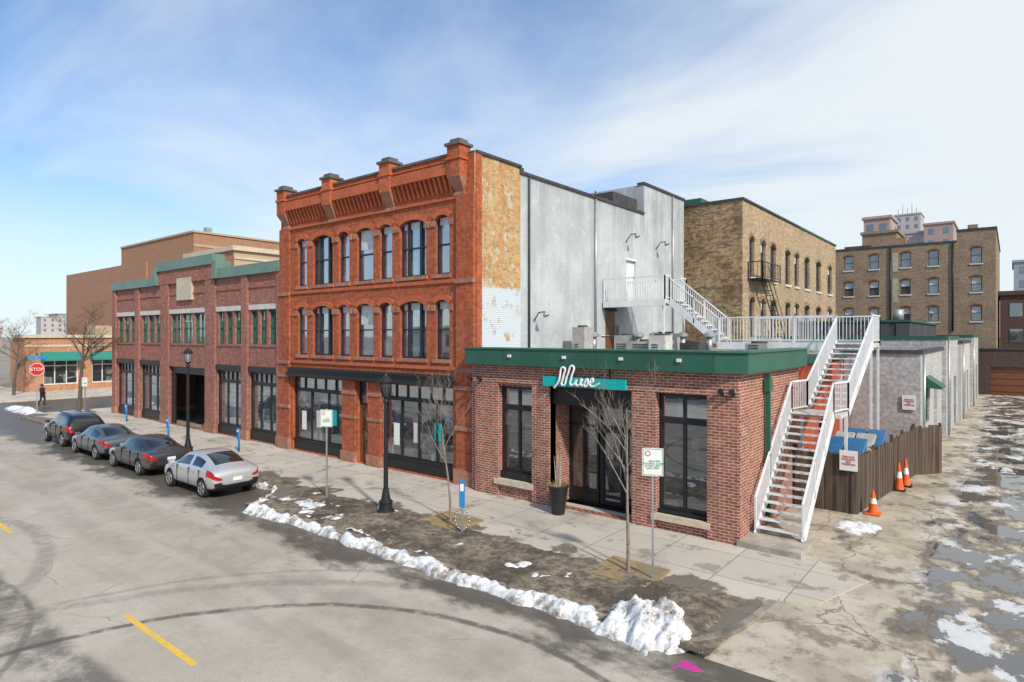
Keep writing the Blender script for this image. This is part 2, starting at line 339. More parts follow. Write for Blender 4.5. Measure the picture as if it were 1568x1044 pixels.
# ------------------------------------------------------------------ ground
g=Part(); g.face([(-3000,-3000,-.20),(3000,-3000,-.20),(3000,3000,-.20),(-3000,3000,-.20)],GROUND); single('ground',g)
o=Obj('road')
o['main_street'].box(-400,60,-14,12.9,-.35,-.12,ROAD)
o['cross_street'].box(-66,-54.5,12.9,200,-.35,-.122,ROAD)
for x0 in (-13.9,-25.2,-36.6,-48): o['center_line'].box(x0,x0+3.0,4.83,4.95,-.119,-.116,YEL)
o['center_line'].box(-2.5,.5,4.83,4.95,-.119,-.116,YEL)
MH=rough_mat('cast_iron_cover',(.12,.11,.10),(.18,.16,.14),20)
o['manhole_cover'].tube((-33,6.0,-.13),(-33,6.0,-.115),.33,.33,MH,24)
o.done()
def smooth(a,b,t): t=max(0,min(1,(t-a)/(b-a))); return t*t*(3-2*t)
def kerb_y(x):
    if x<-4.9: return 12.15-1.55*smooth(-20.8,-18.9,x)
    return 10.6+2.9*(1-math.sqrt(max(0,1-min(1,((x+4.9)/1.1))**2)))
kx=[-54,-53.6,-53,-45,-35,-25,-21]+[-20.8+.2*i for i in range(11)]+[-18,-12,-6,-4.9]+[-4.8+.1*i for i in range(11)]
kl=[(x,kerb_y(x)) for x in kx]; kl[0]=(-54,14.2); kl[1]=(-53.8,13)
S=Obj('sidewalk')
S['paving'].prism(kl+[(-3.8,16.4),(-5.6,17.2),(-54,17.2)],-.3,0,WALK,KERB)
S['paving'].prism([(-3.795,13.6),(-3.1,13.9),(-2.5,15.9),(-3.795,16.6)],-.2,.006,WALK)
S['paving'].prism([(-54,17.2),(-50,17.2),(-50,60),(-54,60)],-.3,-.001,WALK)
S['paving'].prism([(-120,12.6),(-67,12.6),(-66,14),(-66,60),(-75,60),(-75,18),(-120,18)],-.3,0,WALK)
for (x0,y0),(x1,y1) in zip(kl[2:],kl[3:]):
    if abs(x1-x0)+abs(y1-y0)<.001: continue
    dx,dy=x1-x0,y1-y0; l=math.hypot(dx,dy); nx,ny=-dy/l*.14,dx/l*.14
    S['kerb'].hexa([(x0,y0-.01,-.2),(x1,y1-.01,-.2),(x1+nx,y1+ny,-.2),(x0+nx,y0+ny,-.2),(x0,y0-.01,.006),(x1,y1-.01,.006),(x1+nx,y1+ny,.006),(x0+nx,y0+ny,.006)],KERB)
S.done()
def sheet(name,x0,x1,y0,y1,res,fz,m,parent=None):
    nx=max(2,int((x1-x0)/res));ny=max(2,int((y1-y0)/res)); v=[];f=[]
    for j in range(ny+1):
        for i in range(nx+1):
            x=x0+(x1-x0)*i/nx;y=y0+(y1-y0)*j/ny; v.append((x,y,fz(x,y)))
    for j in range(ny):
        for i in range(nx):
            a=j*(nx+1)+i; 
            if max(v[a][2],v[a+1][2],v[a+nx+1][2],v[a+nx+2][2])<-.3: continue
            f.append((a,a+1,a+nx+2,a+nx+1))
    me=bpy.data.meshes.new(name); me.from_pydata(v,[],f); me.materials.append(m); me.polygons.foreach_set('use_smooth',[True]*len(f))
    ob=bpy.data.objects.new(name,me); col.objects.link(ob)
    if parent: ob.parent=parent
    return ob
NZ=lambda x,y,s,k=0: noise.fractal(Vector((x*s,y*s,k)),.9,2.,5)
def zal(x,y): 
    z=-.115+.105*smooth(10.6,14.5,y)+.012*NZ(x,y,.5)
    return z
sheet('alley',-5.6,16,10.55,76,.35,lambda x,y:min(zal(x,y),-.012) if (x<-2.4 and y<17) else zal(x,y),ALLEY)
def zd(x,y):
    e=min(y-(kerb_y(x)+.12+.2*NZ(x,4,.9)),13.0+.35*NZ(x,0,.8)-y,x+19.6,-4.5-x,.35)
    return .01+.05*min(1,max(-1,e*4))+.035*NZ(x,y,1.6)
sheet('boulevard_dirt',-19.8,-4.1,10.5,13.5,.08,zd,DIRT)
sheet('boulevard_dirt',-50,-20.2,12.35,13.3,.15,lambda x,y:.0+.05*min(1,max(-1,4*min(y-12.4,13.1-y)))+.03*NZ(x,y,1.6)-.02*(NZ(x,3,.3)>0.1),DIRT)
def zs(x,y):
    c=kerb_y(x)-.12+.22*NZ(x,0,.35,5); w=.20+.12*NZ(x,1,.5,8)+.20*smooth(-10,-6,x)+.1*smooth(-16,-19,x)
    if x<-19.6: w*=.4
    if abs(y-c)>w*3: return -.4
    return -.12+ .17*(1-((y-c)/max(.07,w))**2)+.12*NZ(x,y,2.3,3)+.03*NZ(x,y,7,3)
sheet('snow_bank',-26,-5.0,9.7,12.8,.045,zs,SNOW)
sheet('snow_bank',-19.5,-5.0,10.8,12.9,.06,lambda x,y:.0+.15*NZ(x,y,.9,21)+.05*NZ(x,y,5,2)-.035-.05*smooth(11.2,12.6,y)+.05*smooth(-12,-18,x),SNOW)
def zmound(cx,cy,rx,ry,h,base=-.1,k=1):
    return lambda x,y: base+h*(1-((x-cx)/rx)**2-((y-cy)/ry)**2)+h*.6*NZ(x,y,2.2,k)+h*.15*NZ(x,y,8,k)
sheet('snow_pile',-6.9,-4.0,9.8,12.4,.045,zmound(-5.45,10.95,1.0,.8,.44),SNOW)
sheet('snow_pile',-4.3,-2.5,18.8,21.4,.06,zmound(-3.5,20.2,.7,.8,.12,-.05,4),SNOW)
sheet('snow_pile',-62,-52,12.6,14.2,.15,zmound(-57,13.3,4,.6,.3,-.1,4),SNOW)
sheet('snow_pile',-80,-68,10.8,12.2,.2,zmound(-74,11.4,6,.6,.5,-.1,6),SNOW)
sheet('paint_splash',-4.85,-3.95,9.75,10.5,.03,lambda x,y:-.126+.02*(1-((x+4.35)/.30)**2-((y-10.12)/.22)**2)*.4+.016*NZ(x,y,4,9),PINK)
pit=rough_mat('tactile_yellow',(.38,.27,.11),(.24,.19,.12),5,bump=.3)
for x,y in ((-12.95,13.2),(-6.95,12.95)):
    q=Obj('tree_grate'); 
    for a,b,c,d in ((-.75,-.2,-.65,.65),(.2,.75,-.65,.65),(-.2,.2,-.65,-.2),(-.2,.2,.2,.65)): q['slab'].box(x+a,x+b,y+c,y+d,-.02,.06,pit)
    q['soil'].tube((x,y,0),(x,y,.05),.28,.28,DIRT,16); q.done()
# ------------------------------------------------------------------ three storey building
b=Obj('red_brick_building'); F=FY(16.85); X0,X1=-28.2,-15.3
W=[(-26.74,-25.98),(-25.5,-23.95),(-23.5,-22.72),(-22.2,-21.08),(-20.67,-19.86),(-19.4,-17.85),(-17.34,-16.58)]
ops=[]
for a,c in W: ops+=[(a,c,7.85,10.12),(a,c,4.6,6.88)]
ops+=[(-27.2,-23.15,.05,3.55),(-22.22,-21.35,0.02,3.55),(-20.5,-16.4,.05,3.55)]
wall(b['walls'],F,X0,X1+.0,0,12.2,ops,RED,.28)
for i,(a,c) in enumerate(W):
    for z0,z1 in ((7.85,10.12),(4.6,6.88)):
        wide=c-a>1.3
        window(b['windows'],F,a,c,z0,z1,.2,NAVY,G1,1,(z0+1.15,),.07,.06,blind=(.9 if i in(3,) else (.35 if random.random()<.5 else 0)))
        if wide:
            for t in (.27,.73): b['windows'].mbox(F,a+(c-a)*t-.05,a+(c-a)*t+.05,z0+.07,z1-.07,.10,.19,NAVY)
        arch(b['walls'],b['trim'],F,a,c,z1,.2 if wide else .16,RED,.22,REDT,.28)
        for u in (a-.2,c): b['trim'].mbox(F,u,u+.2,z1-.42,z1-.18,-.06,.01,STONE)
        b['trim'].mbox(F,a-.1,c+.1,z0-.14,z0,-.09,.01,STONE)
for z in (7.5,4.2): b['trim'].mbox(F,X0+.02,X1-.02,z,z+.14,-.06,.01,REDT)
for z in (9.72,6.46): b['trim'].mbox(F,X0+.02,-26.95,z,z+.1,-.04,.01,REDT)
b['trim'].mbox(F,X0+.02,X1-.02,10.62,10.72,-.08,.01,REDT)
PX=[-27.62,-23.9,-19.9,-16.0]
for pa,pb in zip(PX,PX[1:]):
    a,c=pa+.34,pb-.34
    b['cornice'].mbox(F,a,c,11.5,11.9,-.34,.01,REDT); b['cornice'].mbox(F,a,c,11.9,12.2,-.22,.01,RED); b['cornice'].mbox(F,a,c,12.2,12.29,-.28,.25,DSTONE)
    n=int((c-a)/.26)
    for i in range(n+1):
        u=a+.06+(c-a-.12)*i/n
        b['cornice'].hexa([F(u-.05,10.9,-.06),F(u+.05,10.9,-.06),F(u+.05,10.9,.01),F(u-.05,10.9,.01),F(u-.05,11.5,-.30),F(u+.05,11.5,-.30),F(u+.05,11.5,.01),F(u-.05,11.5,.01)],REDT)
    b['cornice'].mbox(F,a,c,12.0,12.06,-.26,.005,REDT)
for i,u in enumerate(PX):
    w=.32; zb=10.85
    if i in(1,2): zb=10.75
    b['piers'].mbox(F,u-w,u+w,11.35,12.5,-.40,.2,REDT if i%3 else RED)
    b['piers'].mbox(F,u-w-.07,u+w+.07,12.5,12.6,-.48,.28,DSTONE); b['piers'].mbox(F,u-w+.08,u+w-.08,12.6,12.75,-.34,.15,DSTONE)
    b['piers'].mbox(F,u-w-.05,u+w+.05,11.98,12.08,-.45,.2,REDT)
    b['piers'].hexa([F(u-.2,zb,-.04),F(u+.2,zb,-.04),F(u+.2,zb,.01),F(u-.2,zb,.01),F(u-w,11.35,-.40),F(u+w,11.35,-.40),F(u+w,11.35,.01),F(u-w,11.35,.01)],STONE)
    b['piers'].mbox(F,u-.26,u+.26,zb-.14,zb,-.1,.01,STONE)
for a,c in ((-28.2,-27.35),(-16.15,-15.27)):
    b['piers'].mbox(F,a,c,.0,10.7,-.10,.02,RED)
    for z in (.0,): b['piers'].mbox(F,a-.04,c+.04,z,z+.55,-.2,.02,STONE)
    for z in (2.0,3.5,7.45,4.15): b['piers'].mbox(F,a-.03,c+.02,z,z+.16,-.16,.02,STONE)
for a,c in ((-23.15,-22.22),(-21.35,-20.5)):
    b['piers'].mbox(F,a,c,.45,3.55,-.08,.02,RED); b['piers'].mbox(F,a-.03,c+.03,0,.45,-.16,.02,STONE)
    for z in (1.9,2.95): b['piers'].mbox(F,a-.02,c+.02,z,z+.14,-.12,.02,STONE)
b['trim'].mbox(F,-27.33,-16.17,3.6,3.72,-.30,.01,BLACK); b['trim'].mbox(F,-27.33,-16.17,3.72,3.92,-.16,.01,BLACK); b['trim'].mbox(F,-27.33,-16.17,3.92,4.0,-.24,.01,BLACK)
sw=b['storefront']
for a,c,nv in ((-27.2,-23.15,3),(-20.5,-16.4,4)):
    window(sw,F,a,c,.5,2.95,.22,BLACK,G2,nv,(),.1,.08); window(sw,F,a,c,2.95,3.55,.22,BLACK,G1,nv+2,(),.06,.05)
    sw.mbox(F,a,c,.05,.5,.1,.25,BLACK); sw.mbox(F,a,c,.5,.56,.06,.25,BLACK)
    for k in range(3): # display furniture / posters standing inside the glass line
        u=a+.5+k*1.2; sw.mbox(F,u,u+.35,1.0+.2*k,1.9+.1*k,.205,.215,[WHT,LIME,TEAL][k])
DOORW=solid('brown_door',(.18,.07,.03),.4)
window(sw,F,-22.22,-21.35,2.5,3.55,.24,BLACK,G2,1,(3.0,),.07,.05); window(sw,F,-22.2,-21.37,.05,2.5,.26,DOORW,G2,1,(.9,),.14,.08)
w=b['side_wall']; FS=FX(-15.3)
wall(w,FS,16.85,19.57,0,12.2,[],OCH); w.mbox(FS,16.9,17.2,0,12.25,-.05,.01,RED)
w.face([FS(16.85,12.2,0),FS(19.57,12.2,0),FS(19.57,12.25,0),FS(16.85,12.28,0)],OCH)
wall(w,FS,19.57,30.2,0,11.95,[(28.3,29.3,7.15,9.35)],WW,.12)
w.face([FS(28.3,7.15,.1),FS(29.3,7.15,.1),FS(29.3,9.35,.1),FS(28.3,9.35,.1)],WHITE)
w.mbox(FS,28.25,29.35,9.35,9.45,-.04,.02,WHITE)
for a,c,z0,z1 in ((16.9,19.57,12.2,12.3),(19.57,30.2,11.95,12.07)): w.mbox(FS,a,c,z0,z1,-.08,.35,CHAR)
w.mbox(FS,19.5,19.72,11.95,12.2,-.06,.3,CHAR)
wall(w,FS,30.2,35.4,0,13.55,[],WW); w.mbox(FS,30.15,35.45,13.55,13.68,-.07,.35,CHAR)
w.box(-20,-15.3,30.2,30.21,11.0,13.55,WW); 
w.box(-28.2,-20,28,28.3,11,13.0,CHAR)
w.box(-19.5,-15.6,27.5,30.0,11.5,12.75,CHAR)
for y,z0,z1 in ((20.05,4.9,11.9),(25.2,4.9,11.9),(33.7,4.9,13.5)): w.tube((-15.22,y,z0),(-15.22,y,z1),.045,.045,STEEL if y>21 else CHAR,8)
w.tube((-15.22,25.2,11.9),(-15.25,25.2,12.3),.03,.03,CHAR,6)
w.box(-15.3,-15.1,27.2,27.6,5.2,6.0,STEEL); w.tube((-15.24,25.8,5.5),(-15.24,27.2,5.5),.03,.03,STEEL,6)
wall(w,FX(-15.28),26.2,27.1,4.75,6.7,[],DOORW); w.mbox(FX(-15.27),26.1,27.2,6.7,6.85,-.05,.0,CHAR)
b['walls'].face([(X0,16.85,0),(X0,40,0),(X0,40,12),(X0,16.85,12)],RED)
b['roof'].box(X0,-15.32,17.0,35.4,11.2,11.5,DROOF)
b['walls'].box(X0,-15.35,16.87,17.1,11.4,12.2,RED); b['walls'].box(X0+.01,-15.31,35.2,35.4,0,13.5,WW)
for y,z in ((20.4,6.25),(28.2,10.4),(31.6,10.4)):
    p=b['wall_lamps']; p.tube((-15.25,y,z-.15),(-15.0,y,z+.2),.025,.025,CHAR,6); p.tube((-15.0,y,z+.2),(-14.7,y,z+.22),.025,.025,CHAR,6); p.tube((-14.7,y,z+.2),(-14.62,y,z+.04),.07,.14,STEEL,10)
b.done()
# ------------------------------------------------------------------ two storey brick building
b=Obj('two_storey_brick_building'); F=FY(16.9)
bays=[(-49.6,-46.15,3),(-45.5,-42.1,3),(-41.0,-36.1,3),(-34.95,-32.0,3),(-31.4,-28.55,3)]
ops=[]
for i,(a,c,n) in enumerate(bays):
    ops.append((a,c,.05,3.6)); s=(c-a-.2)/n
    for k in range(n): ops.append((a+.1+s*k+.12,a+.1+s*(k+1)-.12,5.05,6.84))
wall(b['walls'],F,-50.2,-28.22,0,8.7,ops,BR2,.25)
for i,(a,c,n) in enumerate(bays):
    s=(c-a-.2)/n
    for k in range(n): window(b['windows'],F,a+.1+s*k+.12,a+.1+s*(k+1)-.12,5.05,6.84,.18,GREEN,G1,2,(5.95,),.08,.06,blind=.5 if (i+k)%2 else 0)
    b['trim'].mbox(F,a+.05,c-.05,6.86,7.12,-.05,.01,LIME); b['trim'].mbox(F,a+.1,c-.1,4.93,5.05,-.05,.01,BR2)
    if i==2:
        b['entrance'].mbox(F,a,c,.05,3.6,1.6,1.7,BLACK); b['entrance'].mbox(F,a,c,3.2,3.6,.1,.3,BLACK)
        b['entrance'].mbox(F,a,a+.5,.05,3.2,.1,.2,BLACK);b['entrance'].mbox(F,c-.5,c,.05,3.2,.1,.2,BLACK)
        window(b['entrance'],F,a+1.3,c-1.3,.1,2.8,1.55,BLACK,G3,2,(2.2,),.1,.1)
    else:
        window(b['windows'],F,a,c,.55,3.0,.2,BLACK,G1,3,(),.1,.07); window(b['windows'],F,a,c,3.0,3.6,.2,BLACK,G2,6,(),.08,.05); b['windows'].mbox(F,a,c,.05,.55,.08,.22,BLACK)
    b['trim'].mbox(F,a,c,3.62,3.9,-.06,.01,BLACK if i!=2 else BR2)
    b['trim'].mbox(F,a,c,8.0,8.1,-.05,.01,BR2)
for a,c in ((-50.2,-49.6),(-46.15,-45.5),(-42.1,-41.0),(-36.1,-34.95),(-32.0,-31.4),(-28.55,-28.24)):
    b['pilasters'].mbox(F,a,c,.5,8.68,-.12,.02,BR2); b['pilasters'].mbox(F,a-.02,c+.02,0,.5,-.16,.02,STONE)
b['parapet'].mbox(F,-42.3,-35.1,8.7,9.55,-.14,.4,BR2)
b['parapet'].mbox(F,-42.45,-34.95,9.55,10.12,-.24,.5,GRNCAP)
for a,c in ((-50.3,-42.46),(-34.94,-28.22)): b['parapet'].mbox(F,a,c,8.7,9.24,-.2,.4,GRNCAP)
b['parapet'].mbox(F,-34.95,-34.5,8.7,9.7,-.28,.6,GRNCAP);b['parapet'].mbox(F,-42.9,-42.45,8.7,9.7,-.28,.6,GRNCAP)
b['trim'].mbox(F,-39.67,-37.76,7.65,8.98,-.16,.01,CREAM)
b['walls'].box(-50.2,-28.3,17.2,40,8.2,8.4,DROOF); wall(b['walls'],FX(-28.25),17,40,8,9.0,[],BR2)
b['walls'].face([(-50.2,16.9,0),(-50.2,40,0),(-50.2,40,8.7),(-50.2,16.9,8.7)],BR2)
b['parapet'].box(-50.35,-50.0,17.3,40,8.7,9.24,GRNCAP)
b.done()
# ------------------------------------------------------------------ one storey storefront
b=Obj('one_storey_brick_storefront'); F=FY(16.5); FE=FX(-5.62)
ops=[(-13.82,-12.35,.55,3.78),(-11.67,-8.69,0.02,3.87),(-7.94,-6.43,.45,3.87)]
wall(b['walls'],F,-15.1,-5.62,0,4.5,ops,MBR,.3)
wall(b['walls'],FE,16.5,31,0,4.5,[(22.4,31,0,4.5)],MBR,.02)
wall(b['walls'],FX(-5.9),22.4,31,0,4.5,[(26.5,27.6,.1,2.2)],REDW,.1); b['walls'].box(-6,-5.62,22.38,22.42,0,4.5,MBR)
for a,c in ((-14.95,-13.82),(-12.35,-11.67),(-8.69,-7.94),(-6.43,-5.58)):
    b['piers'].mbox(F,a+.1 if a<-14 else a-.0,c,.0,3.9,-.10,.01,MBR)
b['piers'].mbox(FE,16.44,17.2,0,3.9,-.06,.01,MBR)
b['piers'].mbox(F,-14.95,-5.56,3.9,4.02,-.12,.01,MBR); 
fa=b['fascia']
fa.mbox(F,-15.2,-6.15,4.5,5.05,-.28,.25,GREEN); fa.mbox(F,-15.2,-6.1,5.05,5.10,-.32,.3,GRNE)
fa.prism([(-6.15,16.22),(-5.35,16.45),(-5.35,17.0),(-6.15,17.0)],4.5,5.05,GREEN); fa.prism([(-6.1,16.16),(-5.29,16.40),(-5.29,17.0),(-6.1,17.0)],5.05,5.10,GRNE)
fa.box(-5.85,-5.35,17.0,22.4,4.5,5.05,GREEN); fa.box(-5.9,-5.29,17.0,22.4,5.05,5.10,GRNE)
for u in (-13.2,-11.0,-9.0,-7.2): fa.mbox(F,u,u+.12,4.78,4.87,-.34,-.28,WHITE)
for u in range(1,6): fa.mbox(F,-15.2+u*1.8,-15.19+u*1.8,4.5,5.05,-.284,-.28,CHAR)
fa.box(-6.1,-5.75,22.4,31,4.5,4.75,GREEN)
b['roof'].box(-15.28,-5.9,16.8,31,4.45,4.72,ROOF)
wn=b['windows']
for a,c,z0,z1,zt in ((-13.82,-12.35,.85,3.78,3.05),(-7.94,-6.43,.55,3.87,3.1)):
    window(wn,F,a,c,z0,zt,.22,BLACK,G3,2,(),.09,.08); window(wn,F,a,c,zt,z1,.22,BLACK,G1,2,(),.09,.08)
    wn.mbox(F,a,c,z0-.25,z0,.05,.28,BLACK)
b['sills'].mbox(F,-13.95,-12.3,.42,.6,-.16,.2,CREAM); b['sills'].mbox(F,-8.05,-6.35,.28,.45,-.16,.2,CREAM)
en=b['entrance']; D=1.15
en.mbox(F,-11.67,-8.69,3.3,3.87,.12,.3,BLACK); en.mbox(F,-11.67,-8.69,3.28,3.32,.3,D,BLACK)
window(en,F,-11.67,-10.5,.35,3.3,D,BLACK,G3,2,(2.55,),.09,.08); en.mbox(F,-11.67,-10.5,0,.35,D-.08,D+.05,BLACK)
for a,c in ((-10.45,-9.6),(-9.58,-8.73)): window(en,F,a,c,.03,2.5,D,BLACK,G3,1,(.3,),.12,.08)
window(en,F,-10.5,-8.69,2.5,3.3,D,BLACK,G3,2,(),.09,.08)
for u in (-9.66,-9.52): en.tube(F(u,.95,D-.14),F(u,1.45,D-.14),.018,.018,STEEL,6)
en.face([F(-11.67,0,.0),F(-11.67,0,D),F(-11.67,3.87,D),F(-11.67,3.87,0)],MBR)
for u in(-11.66,-8.70): en.face([F(u,0,.3),F(u,0,D),F(u,3.3,D),F(u,3.3,.3)],MBR)
text(b,'107',.28,lambda x,y,d:F(x-9.6,y+2.93,D-.1+d),WHITE,'street_number')
en.mbox(F,-11.7,-8.6,0,3.9,D+.06,D+.1,BLACK)
for y in (18.6,): b['downspout'].box(-5.56,-5.44,y,y+.12,.3,4.4,GREEN)
b['downspout'].box(-5.58,-5.42,18.5,18.8,3.9,4.25,GREEN)
for u in (-15.0,-14.55,-6.0,-5.7): 
    b['wall_lamps'].tube(F(u,3.95,-.13),F(u,4.05,-.3),.05,.08,BLACK,8)
sg=b['sign']; sg.mbox(F,-11.8,-8.84,3.9,4.2,-.24,-.12,TEAL)
for u in (-11.2,-9.4): sg.mbox(F,u,u+.04,4.2,4.5,-.2,-.14,BLACK)
b.done()
pts=[[(-1.25,-.28),(-1.05,.0),(-.86,.62),(-.82,.2),(-.80,-.15),(-.6,.3),(-.38,.70),(-.36,.2),(-.33,-.12),(-.2,-.1),(-.05,.12)],
     [(-.05,.12),(-.06,-.08),(.05,-.13),(.18,.0),(.22,.14),(.21,-.05),(.28,-.12),(.42,.0)],
     [(.42,.0),(.52,.16),(.56,.1),(.57,-.08),(.46,-.15),(.4,-.08)],
     [(.57,-.08),(.72,.0),(.84,.1),(.80,.19),(.70,.1),(.72,-.08),(.88,-.13),(1.2,.02)]]
cu=bpy.data.curves.new('script_lettering','CURVE'); cu.dimensions='3D'; cu.bevel_depth=.035; cu.bevel_resolution=2
for L in pts:
    sp=cu.splines.new('BEZIER'); sp.bezier_points.add(len(L)-1)
    for q,(x,z) in zip(sp.bezier_points,L):
        q.co=(x*.66+(z*.12),0,z*.72); q.handle_left_type=q.handle_right_type='AUTO'
ob=bpy.data.objects.new('t',cu); col.objects.link(ob); bpy.context.view_layer.update()
me=bpy.data.meshes.new_from_object(ob.evaluated_get(bpy.context.evaluated_depsgraph_get())); bpy.data.objects.remove(ob)
me.materials.clear(); me.materials.append(WHT); ob=b.add('script_lettering',me); ob.location=(-10.45,16.2,4.06)
# ------------------------------------------------------------------ roof top plant
UG=rough_mat('weathered_grey_cabinet',(.42,.42,.40),(.30,.29,.27),4)
for (x,y,w,d,h,m) in ((-14.3,22.6,.6,.7,1.15,UG),(-13.4,25,.9,1.0,.8,UG),(-12.0,24,1.1,.9,.55,UG),(-11.1,23.4,.7,.7,.8,TREAD),(-10.2,24.5,.8,.8,.5,CHAR),(-8.6,28.5,1.2,1.2,.7,UG),(-7.4,24,.8,.8,.5,UG),(-13.2,28.3,1.1,1.1,.9,UG)):
    q=Obj('rooftop_unit',(x,y,4.72)); q['cabinet'].box(-w/2,w/2,-d/2,d/2,.08,h,m); q['base'].box(-w/2-.05,w/2+.05,-d/2-.05,d/2+.05,0,.08,CHAR)
    q['fan'].tube((0,0,h),(0,0,h+.08),min(w,d)*.38,min(w,d)*.34,CHAR,14)
    for k in range(3): q['louvres'].box(-w/2+.12,w/2-.3,-d/2-.02,-d/2+.01,.2+k*.1,.24+k*.1,CHAR)
    q.done()
for x,y in ((-12.7,24.6),(-12.4,25.6),(-9.7,25.0),(-14.6,24.0),(-11.5,26.5)):
    q=Obj('roof_vent',(x,y,4.72)); q['pipe'].tube((0,0,0),(0,0,.7),.12,.12,STEEL,12); q['hood'].lathe((0,0,.7),[(.12,0),(.25,.05),(.25,.15),(.1,.25)],STEEL,12); q.done()
# ------------------------------------------------------------------ metal stairs
s=Obj('metal_staircase')
def flight(p0,p1,wv,n,thin=.04):
    p0=Vector(p0);p1=Vector(p1);wv=Vector(wv); st=s['stringers']; run=(p1-p0); ru=Vector((run.x,run.y,0))/n; 
    for k in (0,1):
        o_=wv*k; st.bar(p0+o_+Vector((0,0,-.05)),p1+o_+Vector((0,0,-.05)),.05,.26,RAILW)
    for i in range(1,n+1):
        q=p0+Vector((ru.x*i,ru.y*i,run.z*i/n)); a=q-ru*1.0
        for u,v,zt,m in ((.10,1.0,0,TREAD),(0,.13,.004,RAILW)):
            A=a+ru*u;Bq=a+ru*v
            s['treads'].hexa([A+Vector((0,0,zt-thin)),Bq+Vector((0,0,zt-thin)),Bq+wv+Vector((0,0,zt-thin)),A+wv+Vector((0,0,zt-thin)),A+Vector((0,0,zt)),Bq+Vector((0,0,zt)),Bq+wv+Vector((0,0,zt)),A+wv+Vector((0,0,zt))],m)
ZL=3.1; ZD=5.22
flight((-5.45,17.35,.12),(-5.45,20.9,ZL),(1.2,0,0),16)
s['landing'].box(-5.45,-4.05,20.9,22.0,ZL-.12,ZL,TREAD)
flight((-5.25,22.0,ZL),(-5.25,26.3,ZD),(1.2,0,0),12)
for x in (-5.45,-4.25):
    railing(s['railings'],(x,17.35,.15),(x,20.9,ZL),.95,RAILW); 
railing(s['railings'],(-5.45,20.9,ZL),(-5.25,22,ZL),.95,RAILW); railing(s['railings'],(-4.25,20.9,ZL),(-4.05,22,ZL),.95,RAILW)
for x in (-5.25,-4.05): railing(s['railings'],(x,22,ZL),(x,26.3,ZD),.95,RAILW)
s['deck'].box(-9.8,-4.05,26.3,28.0,ZD-.16,ZD,TREAD)
s['deck'].box(-9.85,-4.0,26.24,26.30,ZD-.28,ZD+.02,RAILW)
railing(s['railings'],(-9.8,26.33,ZD),(-5.25,26.33,ZD),1.05,RAILW); railing(s['railings'],(-4.05,26.35,ZD),(-4.05,27.95,ZD),1.05,RAILW); railing(s['railings'],(-8.8,27.95,ZD),(-4.05,27.95,ZD),1.05,RAILW)
ZB=7.12
flight((-9.8,26.4,ZD),(-12.1,26.4,ZB),(0,1.2,0),10)
for y in (26.4,27.6): railing(s['railings'],(-9.8,y,ZD),(-12.1,y,ZB),1.0,RAILW)
s['balcony'].box(-15.2,-12.1,25.9,28.3,ZB-.16,ZB,TREAD); s['balcony'].box(-15.2,-12.05,25.84,25.9,ZB-.28,ZB+.02,RAILW)
railing(s['railings'],(-15.2,25.93,ZB),(-12.1,25.93,ZB),1.08,RAILW); railing(s['railings'],(-15.2,28.25,ZB),(-12.1,28.25,ZB),1.08,RAILW);railing(s['railings'],(-12.1,27.65,ZB),(-12.1,28.25,ZB),1.08,RAILW);railing(s['railings'],(-12.1,25.93,ZB),(-12.1,26.4,ZB),1.08,RAILW)
for x,y,z in ((-5.4,21.9,ZL),(-4.1,21.9,ZL),(-4.1,27.9,ZD),(-4.1,26.35,ZD),(-5.4,27.9,ZD)): s['posts'].bar((x,y,0),(x,y,z-.1),.08,.08,RAILW)
for x,y in ((-12.2,26),(-12.2,28.2),(-9.0,26.4),(-9,27.9)): s['posts'].bar((x,y,4.7),(x,y,(ZB if x<-12 else ZD)-.15),.09,.09,RAILW)
s['pad'].box(-5.62,-4.05,16.35,17.5,-.1,.14,CONC)
s.done()
# ------------------------------------------------------------------ warehouse with tan brick
b=Obj('tan_brick_warehouse'); F=FY(36.0); E=FX(-12.04)
wy=[(37.2,38.1),(39.3,40.3),(41.3,42.5),(44.6,45.8),(46.9,48.1),(49.6,51.1),(53.1,54.7),(57.0,58.6)]
ops=[]
for a,c in wy: ops+=[(a,c,9.0,11.4),(a,c,5.4,7.8)]
wall(b['walls'],E,36,60,0,13.3,ops,TAN2,.3)
for i,(a,c) in enumerate(wy):
    for z0,z1 in ((9.0,11.4),(5.4,7.8)):
        window(b['windows'],E,a,c,z0,z1,.22,CHAR,GF,2,((z0+z1)/2,),.09,.06,blind=.7 if i%3==1 else 0); arch(b['walls'],b['trim'],E,a,c,z1,.28,TAN2,.2,TAN,.3,proud=.03)
        b['trim'].mbox(E,a-.08,c+.08,z0-.15,z0,-.08,.01,LIME)
wall(b['walls'],F,-26,-12.04,0,13.3,[],TAN)
b['roof'].box(-26,-12.1,36.1,60,12.6,12.9,DROOF)
b['coping'].box(-26,-11.95,35.92,36.2,13.3,13.42,CHAR); b['coping'].box(-12.3,-11.95,36.2,48,13.3,13.42,CHAR); b['coping'].box(-12.3,-11.95,48,60,13.3,13.42,GREEN)
b['walls'].face([(-26,60,0),(-12.04,60,0),(-12.04,60,13.3),(-26,60,13.3)],TAN); 
b['penthouse'].box(-20,-15.5,38.5,43,12.9,14.3,GREEN); 
fe=b['fire_escape']
for z in (8.85,):
    fe.box(-12.0,-11.2,36.9,40.4,z-.05,z,BLACK); railing(fe,(-11.2,36.9,z),(-11.2,40.4,z),.95,BLACK,.3); railing(fe,(-12,36.9,z),(-11.2,36.9,z),.95,BLACK,.3)
for xx in (-11.6,-11.2): fe.bar((xx,38.0,8.8),(xx,41.5,5.3),.04,.08,BLACK); fe.bar((xx,38.0,9.6),(xx,41.5,6.1),.03,.03,BLACK)
